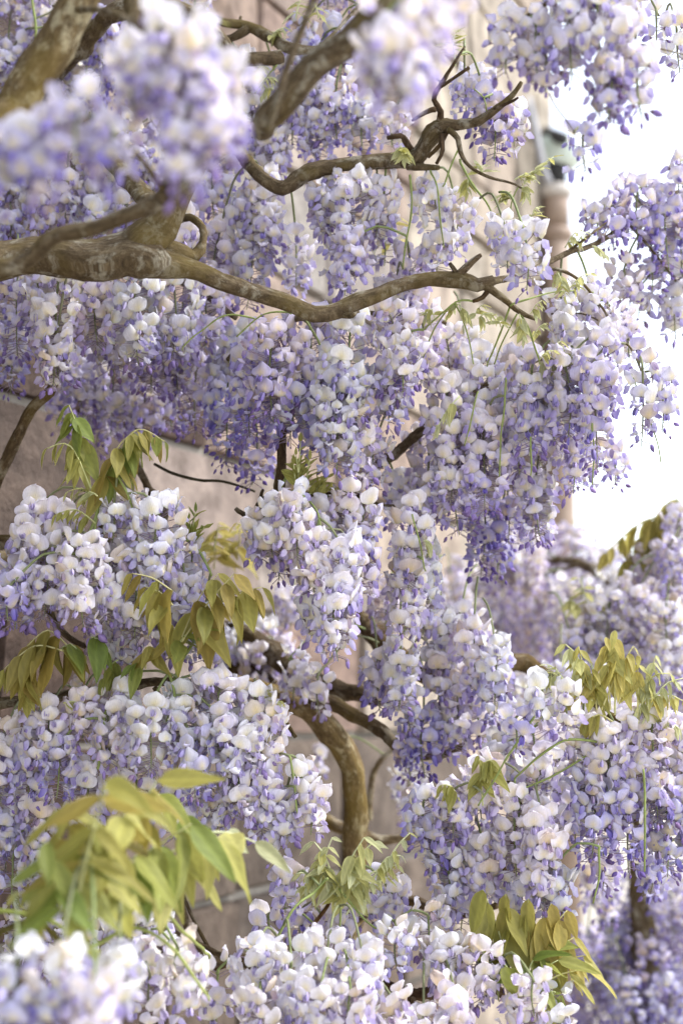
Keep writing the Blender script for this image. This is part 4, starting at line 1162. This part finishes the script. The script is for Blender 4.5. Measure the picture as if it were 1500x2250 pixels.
for a in ((960, 1390, 980, 1370), (1000, 1380, 1030, 1375), (950, 1395, 1010, 1410), (560, 1180, 520, 1150), (470, 1210, 480, 1160)):
    leaf(LT, *a, 2.2, 3, 40, LIME, YELLOW, arch=8, rw=4)
leaf(LT, 470, 1250, 480, 1150, 2.45, 4, 70, YELLOW, LIME, arch=5, droop=.8)
leaf(LT, 520, 1230, 530, 1160, 2.45, 4, 70, YELLOW, LIME, arch=5, droop=.8)

# --- lower right
LR = Bough('full lilac clusters under a fan of downy yellow-green leaves', P(1560, 1650, 1.95))
branch(LR, [(1560, 2600, 2.3, 34), (1610, 2200, 2.15, 32), (1640, 1850, 2.05, 30), (1600, 1680, 1.98, 26), (1480, 1620, 1.95, 20), (1390, 1590, 1.93, 17), (1330, 1565, 1.92, 14), (1280, 1530, 1.9, 11), (1240, 1505, 1.9, 9)], tint=(.9, .9, .6))
branch(LR, [(1480, 1620, 1.95, 18), (1380, 1640, 2.0, 16), (1260, 1690, 2.0, 14), (1150, 1720, 1.98, 12), (1040, 1720, 1.95, 9), (950, 1760, 1.94, 7)], tint=(.7, .65, .55))
branch(LR, [(1090, 1990, 2.15, 16), (1110, 1900, 2.08, 18), (1125, 1830, 2.02, 18), (1150, 1720, 1.98, 16)], tint=(.7, .6, .4))
branch(LR, [(1260, 1690, 2.0, 10), (1250, 1760, 1.98, 8), (1200, 1790, 1.96, 7)], 'twig')
rtable(LR, """
930 1760 1900 62 1.9 .5 ; 990 1740 1880 70 1.88 .35 ; 1060 1690 1840 75 1.9 .04 ; 950 1830 1930 55 1.9 .7 ; 1010 1800 1950 70 1.92 .2 ; 980 1890 2040 70 1.9 .12
1060 1850 2010 75 1.9 .06 ; 1130 1760 1960 75 1.88 .08 ; 1190 1800 2030 80 1.86 .06 ; 1220 1900 2060 55 1.86 .18 ; 1140 1900 2060 60 1.9 .15 ; 1010 1960 2080 60 1.92 .3
1280 1600 1800 75 1.9 .25 ; 1350 1590 1850 80 1.88 .25 ; 1430 1580 1840 85 1.88 .2 ; 1500 1600 1860 75 1.9 .2 ; 1300 1720 1930 65 1.87 .6 ; 1380 1740 1950 55 1.87 .65 ; 1460 1760 1960 65 1.89 .55
1170 1600 1780 85 2.02 .2 ; 1230 1660 1820 75 2.0 .3 ; 1100 1640 1790 60 2.02 .2 ; 1180 1700 1830 60 1.95 .25 ; 1520 1760 1950 60 1.9 .5 ; 1260 1760 1900 50 1.95 .5
1190 1510 1610 50 1.84 .1 .45 ; 1240 1530 1600 35 1.84 .15 .5 ; 1130 1580 1660 38 1.84 .6 .35 ; 1320 1850 1990 45 2.0 .45 ; 1430 1880 2000 50 2.1 .4
""")
stalk(LR, [(1180, 1560, 1.83, 8), (1140, 1620, 1.83, 8), (1100, 1690, 1.84, 7), (1050, 1770, 1.85, 6)])
stalk(LR, [(1310, 1630, 1.86, 8), (1240, 1625, 1.85, 8), (1180, 1670, 1.86, 8), (1130, 1710, 1.88, 6)])
stalk(LR, [(1300, 1655, 1.87, 7), (1240, 1690, 1.87, 7), (1140, 1735, 1.88, 6)])
stalk(LR, [(1412, 1690, 1.82, 8), (1415, 1800, 1.82, 8), (1415, 1915, 1.83, 6)])
stalk(LR, [(1316, 1860, 1.83, 8), (1312, 1920, 1.83, 7), (1302, 1985, 1.83, 5)])
for a, lp, c1, c2, ar, dr in (((1350, 1570, 1350, 1385), 90, LIME, YELLOW, 5, 1.3), ((1340, 1560, 1330, 1400), 85, YELLOW, LIME, 5, 1.2), ((1300, 1540, 1240, 1415), 70, LIME, PALE, 30, 1.1), ((1290, 1535, 1270, 1420), 75, YELLOW, LIME, 10, 1.0),
                              ((1400, 1580, 1400, 1440), 70, YELLOW, LIME, 5, 1.2), ((1390, 1580, 1470, 1480), 60, LIME, PALE, 40, 1.2), ((1390, 1590, 1500, 1540), 60, LIME, YELLOW, 40, 1.2), ((1380, 1590, 1490, 1600), 55, PALE, LIME, 30, 1.2),
                              ((1250, 1510, 1170, 1495), 55, LIME, PALE, 25, 1.2), ((1240, 1500, 1200, 1460), 40, PALE, LIME, 10, .3), ((1320, 1560, 1390, 1420), 80, YELLOW, LIME, 10, 1.2), ((1310, 1560, 1300, 1470), 80, YELLOW, OLIVE, 5, .8),
                              ((1350, 1590, 1280, 1590), 60, YELLOW, OLIVE, 20, 1.0), ((1400, 1590, 1440, 1440), 60, LIME, PALE, 10, 1.2), ((1390, 1590, 1430, 1520), 60, PALE, LIME, 10, .9), ((1410, 1590, 1500, 1490), 55, PALE, LIME, 30, 1.1)):
    leaf(LR, *a, 1.86, 4, lp * .78, c1, c2, arch=ar, droop=dr * 1.2, start=.55, spread=.5, rw=4.5)
for a in ((1060, 1770, 1050, 1660), (1070, 1720, 1080, 1670), (1010, 1760, 970, 1725), (1090, 1690, 1060, 1680)):
    leaf(LR, *a, 1.86, 4, 50, LIME, OLIVE, arch=15, droop=1.2, start=.5, rw=4)
# green and bronze leaves at the foot of the clusters
for a, lp, c1, c2, ar, dr in (((1130, 2170, 1060, 1955), 110, OLIVE, LIME, 15, 1.2), ((1130, 2170, 1110, 1965), 120, OLIVE, BRONZE, 10, 1.3), ((1140, 2170, 1160, 1975), 110, OLIVE, BRONZE, 10, 1.4), ((1140, 2170, 1210, 1985), 110, BRONZE, YELLOW, 10, 1.3),
                              ((1140, 2170, 1245, 2000), 90, YELLOW, BRONZE, 20, 1.2), ((1130, 2160, 1080, 2080), 90, GREEN, GREEN, 10, .5), ((1140, 2170, 1200, 2070), 95, GREEN, OLIVE, 10, .5), ((1160, 2170, 1260, 2060), 90, YELLOW, OLIVE, 20, .9),
                              ((1180, 2160, 1280, 2100), 80, YELLOW, LIME, 15, .5), ((1150, 2180, 1220, 2150), 75, GREEN, LIME, 10, .8), ((1130, 2180, 1150, 2090), 80, GREEN, OLIVE, 5, .5)):
    leaf(LR, *a, 1.82, 2, lp * .85, c1, c2, arch=ar, droop=dr * 1.7, start=.7, small_tip=.85, spread=.45, rw=5)

for a, lp, c1, c2 in (((1140, 2190, 1085, 2090), 95, GREEN, OLIVE), ((1150, 2190, 1170, 2110), 80, GREEN, GREEN), ((1150, 2190, 1225, 2110), 85, GREEN, OLIVE), ((1160, 2190, 1285, 2130), 75, YELLOW, OLIVE), ((1150, 2200, 1205, 2190), 70, GREEN, LIME)):
    leaf(LR, *a, 1.8, 1, lp, c1, c2, arch=15, droop=.6, start=.75, small_tip=.95, spread=.8, rw=4.5)
# --- along the bottom
BO = Bough('pale clusters with green shoots at the foot of the old curved trunk', P(1200, 2330, 1.85))
branch(BO, [(1200, 3600, 2.0, 32), (1270, 2800, 2.0, 30), (1250, 2400, 1.95, 26), (1120, 2200, 1.9, 22), (1040, 2170, 1.88, 24), (950, 2180, 1.86, 30), (890, 2185, 1.85, 24), (780, 2120, 1.85, 16), (680, 2080, 1.85, 13), (560, 2100, 1.84, 10), (470, 2130, 1.84, 8)], bumpy=.35, tint=(.6, .45, .38))
branch(BO, [(905, 2185, 1.85, 20), (895, 2260, 1.86, 18), (900, 2380, 1.88, 18)], tint=(.5, .42, .38))
branch(BO, [(640, 2085, 1.85, 9), (690, 2030, 1.86, 10), (720, 1990, 1.86, 9), (740, 1950, 1.86, 6)], 'twig', tint=(.9, .6, .35))
branch(BO, [(120, 2020, 2.3, 14), (270, 2010, 2.0, 12), (340, 2020, 1.98, 12), (400, 2060, 1.96, 14), (470, 2090, 1.95, 14), (560, 2130, 1.9, 12)], 'twig', tint=(.6, .55, .5))
branch(BO, [(470, 2100, 1.95, 10), (430, 2030, 1.97, 9), (400, 1960, 1.98, 8)], 'twig', tint=(.5, .45, .4))
rtable(BO, """
560 2090 2260 80 1.72 .1 ; 640 2110 2290 80 1.7 .08 ; 720 2080 2260 80 1.74 .08 ; 800 2110 2300 80 1.7 .05 ; 480 2130 2290 60 1.75 .08 ; 870 2050 2170 70 1.8 .12 ; 940 2010 2130 65 1.84 .12
980 2080 2220 70 1.8 .1 ; 1060 2090 2240 75 1.8 .08 ; 1140 2190 2330 70 1.78 .05 ; 1000 2180 2330 75 1.76 .06 ; 1210 2180 2320 55 1.78 .06 ; 700 2190 2340 80 1.66 .1 ; 860 2190 2330 50 1.72 .1
630 1930 2030 40 1.86 .3 .7 ; 660 2000 2090 45 1.9 .5 .7 ; 740 2000 2090 60 1.9 .25 .8 ; 800 1930 2060 60 1.95 .2 .7 ; 860 1960 2060 50 1.95 .2 ; 590 2010 2090 40 1.88 .4 .6 ; 1170 2150 2230 40 1.74 .0 .7
310 1990 2180 55 1.7 .1 .9 ; 340 2020 2200 50 1.72 .05 .9 ; 260 2050 2230 70 1.72 .12 ; 330 2140 2300 60 1.66 .12 ; 180 2000 2120 70 1.85 .2 ; 60 2020 2140 80 1.88 .25 ; 120 2040 2180 70 1.8 .2
390 2080 2180 28 1.62 .05 .6 ; 420 2140 2230 26 1.62 .05 .6 ; 570 2190 2330 70 1.68 .08 ; 770 2170 2330 70 1.66 .06 ; 930 2240 2350 50 1.74 .06
1110 2090 2190 30 1.85 .75 .7
""")
for p in ([(720, 1930, 1.82, 8), (690, 1960, 1.82, 9), (640, 2000, 1.8, 9), (585, 2110, 1.78, 9)], [(850, 2010, 1.84, 7), (890, 2050, 1.83, 10), (960, 2095, 1.83, 9)], [(745, 1990, 1.8, 7), (750, 2060, 1.8, 7), (745, 2130, 1.78, 6)],
          [(650, 2090, 1.82, 8), (640, 2120, 1.8, 8), (600, 2180, 1.78, 6)], [(1040, 2090, 1.84, 9), (1070, 2120, 1.83, 10), (1100, 2160, 1.82, 9)], [(268, 2000, 1.75, 8), (275, 2060, 1.74, 8), (270, 2130, 1.73, 7)], [(740, 1950, 1.84, 8), (800, 2020, 1.83, 7), (870, 2060, 1.83, 6)]):
    stalk(BO, p)
for a, lp in (((740, 1960, 690, 1850), 60), ((735, 1990, 800, 1840), 75), ((740, 1980, 820, 1850), 70), ((700, 1960, 650, 1920), 40), ((720, 1960, 700, 1890), 45), ((760, 1980, 780, 1900), 50), ((830, 1950, 900, 1830), 40), ((820, 1930, 880, 1880), 36),
              ((740, 1990, 870, 1900), 45), ((690, 1990, 660, 1950), 36), ((760, 2010, 850, 1930), 40), ((700, 1960, 730, 1840), 50)):
    leaf(BO, *a, 1.84, 4, lp, PALE, LIME, arch=20, droop=1.0, start=.4, rw=5)
leaf(BO, 1140, 2190, 1220, 2180, 1.78, 2, 70, GREEN, LIME, arch=10, droop=.7, start=.4)

# --- behind on the right
BR = Bough('soft distant mass of bluish blossoms around the foot of the drainpipe', Vector((P(1480, 1500, 2.9).x, P(1480, 1500, 2.9).y, 0)))
br0 = P(1420, 1600, 2.9)
branch_w(BR, [np.array((br0.x, br0.y + .1, -0.05)), np.array((br0.x + .02, br0.y + .1, 0.6)), np.array((br0.x, br0.y + .1, 1.2)), np.array(P(1420, 1500, 2.95)), np.array(P(1380, 1330, 2.95)), np.array(P(1280, 1240, 3.1)), np.array(P(1160, 1230, 3.4))], [.03, .025, .02, .016, .012, .009, .006])
branch(BR, [(1420, 1500, 2.95, 16), (1450, 1380, 2.7, 12), (1480, 1250, 2.6, 10), (1530, 1150, 2.55, 10)])
branch(BR, [(1280, 1240, 3.1, 10), (1100, 1280, 3.3, 8), (1000, 1280, 3.3, 8)])
rtable(BR, """
1180 1180 1380 75 3.3 .3 ; 1260 1190 1400 75 3.3 .35 ; 1320 1230 1400 70 3.2 .35 ; 1110 1240 1440 80 3.2 .2 ; 1040 1260 1460 80 3.2 .3 ; 1180 1300 1480 80 3.1 .4 ; 1100 1130 1320 70 2.9 .06
1150 1200 1340 60 2.9 .05 ; 1250 1300 1480 80 3.0 .3 ; 990 1290 1440 60 3.1 .3 ; 1080 1370 1510 70 3.2 .35 ; 1170 1400 1540 70 3.2 .35 ; 1350 1280 1430 70 3.0 .25 ; 1220 1250 1400 70 3.5 .45
1280 1350 1500 65 2.55 .15 ; 1340 1320 1480 70 2.5 .15 ; 1250 1390 1540 55 2.5 .35 ; 1400 1300 1460 70 2.5 .1 ; 1430 1220 1400 65 2.6 .2 ; 1480 1250 1440 65 2.55 .2 ; 1490 1140 1290 55 2.55 .3 ; 1460 1350 1540 70 2.45 .15
1500 1380 1540 60 2.5 .25 ; 1380 1380 1540 70 2.5 .2 ; 1310 1430 1580 65 2.5 .3 ; 1440 1460 1620 65 2.5 .2 ; 1500 1500 1640 55 2.5 .25 ; 1230 1480 1640 75 2.4 .25 ; 1160 1530 1680 70 2.35 .25 ; 1320 1540 1700 80 2.3 .25 ; 1420 1560 1700 70 2.3 .25
1470 1200 1330 40 2.5 .5 ; 1090 1600 1740 60 2.4 .2 ; 1130 1480 1620 55 2.5 .3
""")
for a in ((1490, 1130, 1330, 1215), (1500, 1120, 1400, 1190), (1510, 1110, 1440, 1140), (1490, 1180, 1380, 1230)):
    leaf(BR, *a, 2.6, 5, 70, YELLOW, OLIVE, arch=25, droop=1.1, start=.2, rw=6)
for a in ((1290, 1330, 1270, 1270), (1270, 1340, 1250, 1320), (1300, 1340, 1320, 1330)):
    leaf(BR, *a, 2.5, 3, 40, PALE, LIME, arch=8, rw=4)

RD = Bough('shaded mauve blossoms far back beneath the full lilac clusters', Vector((P(1420, 2250, 3.0).x, P(1420, 2250, 3.0).y, 0)))  # high tone values below paint the shade on these clusters as darker violet
rd0 = P(1420, 2250, 3.0)
branch_w(RD, [np.array((rd0.x, rd0.y + .1, -0.05)), np.array((rd0.x + .03, rd0.y + .1, .5)), np.array(P(1430, 2100, 3.1)), np.array(P(1400, 1950, 3.05))], [.025, .02, .014, .007])
branch(RD, [(1430, 2100, 3.1, 12), (1330, 2020, 3.0, 9), (1290, 1960, 2.9, 7)])
rtable(RD, """
1400 1960 2110 75 3.0 .75 ; 1470 1940 2110 75 2.95 .75 ; 1340 2050 2210 70 3.0 .75 ; 1420 2080 2250 80 2.95 .75 ; 1500 2060 2240 70 3.0 .75 ; 1300 2140 2290 60 3.0 .75 ; 1380 2170 2330 75 2.9 .75 ; 1470 2180 2340 75 2.9 .75
1440 2010 2170 80 3.2 .75 ; 1360 2110 2260 80 3.2 .75 ; 1490 2120 2290 80 3.2 .75 ; 1310 2200 2350 80 3.2 .75 ; 1440 2230 2390 80 3.0 .75 ; 1380 2000 2120 70 3.2 .75
1330 1930 2060 55 2.6 .25 .7 ; 1300 1900 2020 40 2.5 .25 .6 ; 1530 1960 2120 60 3.0 .75 ; 1290 2050 2150 40 2.9 .75 .6
""")

total = 0
for b in (FL, FR, MF, UB, TL, TR, RB, CA, LM, CE, LL, LF, LT, LR, BO, BR, RD):
    total += build_racemes(b)
print('flowers', total, 'objects', len(bpy.data.objects), 'tris', sum(len(m.polygons) * 2 for m in bpy.data.meshes))
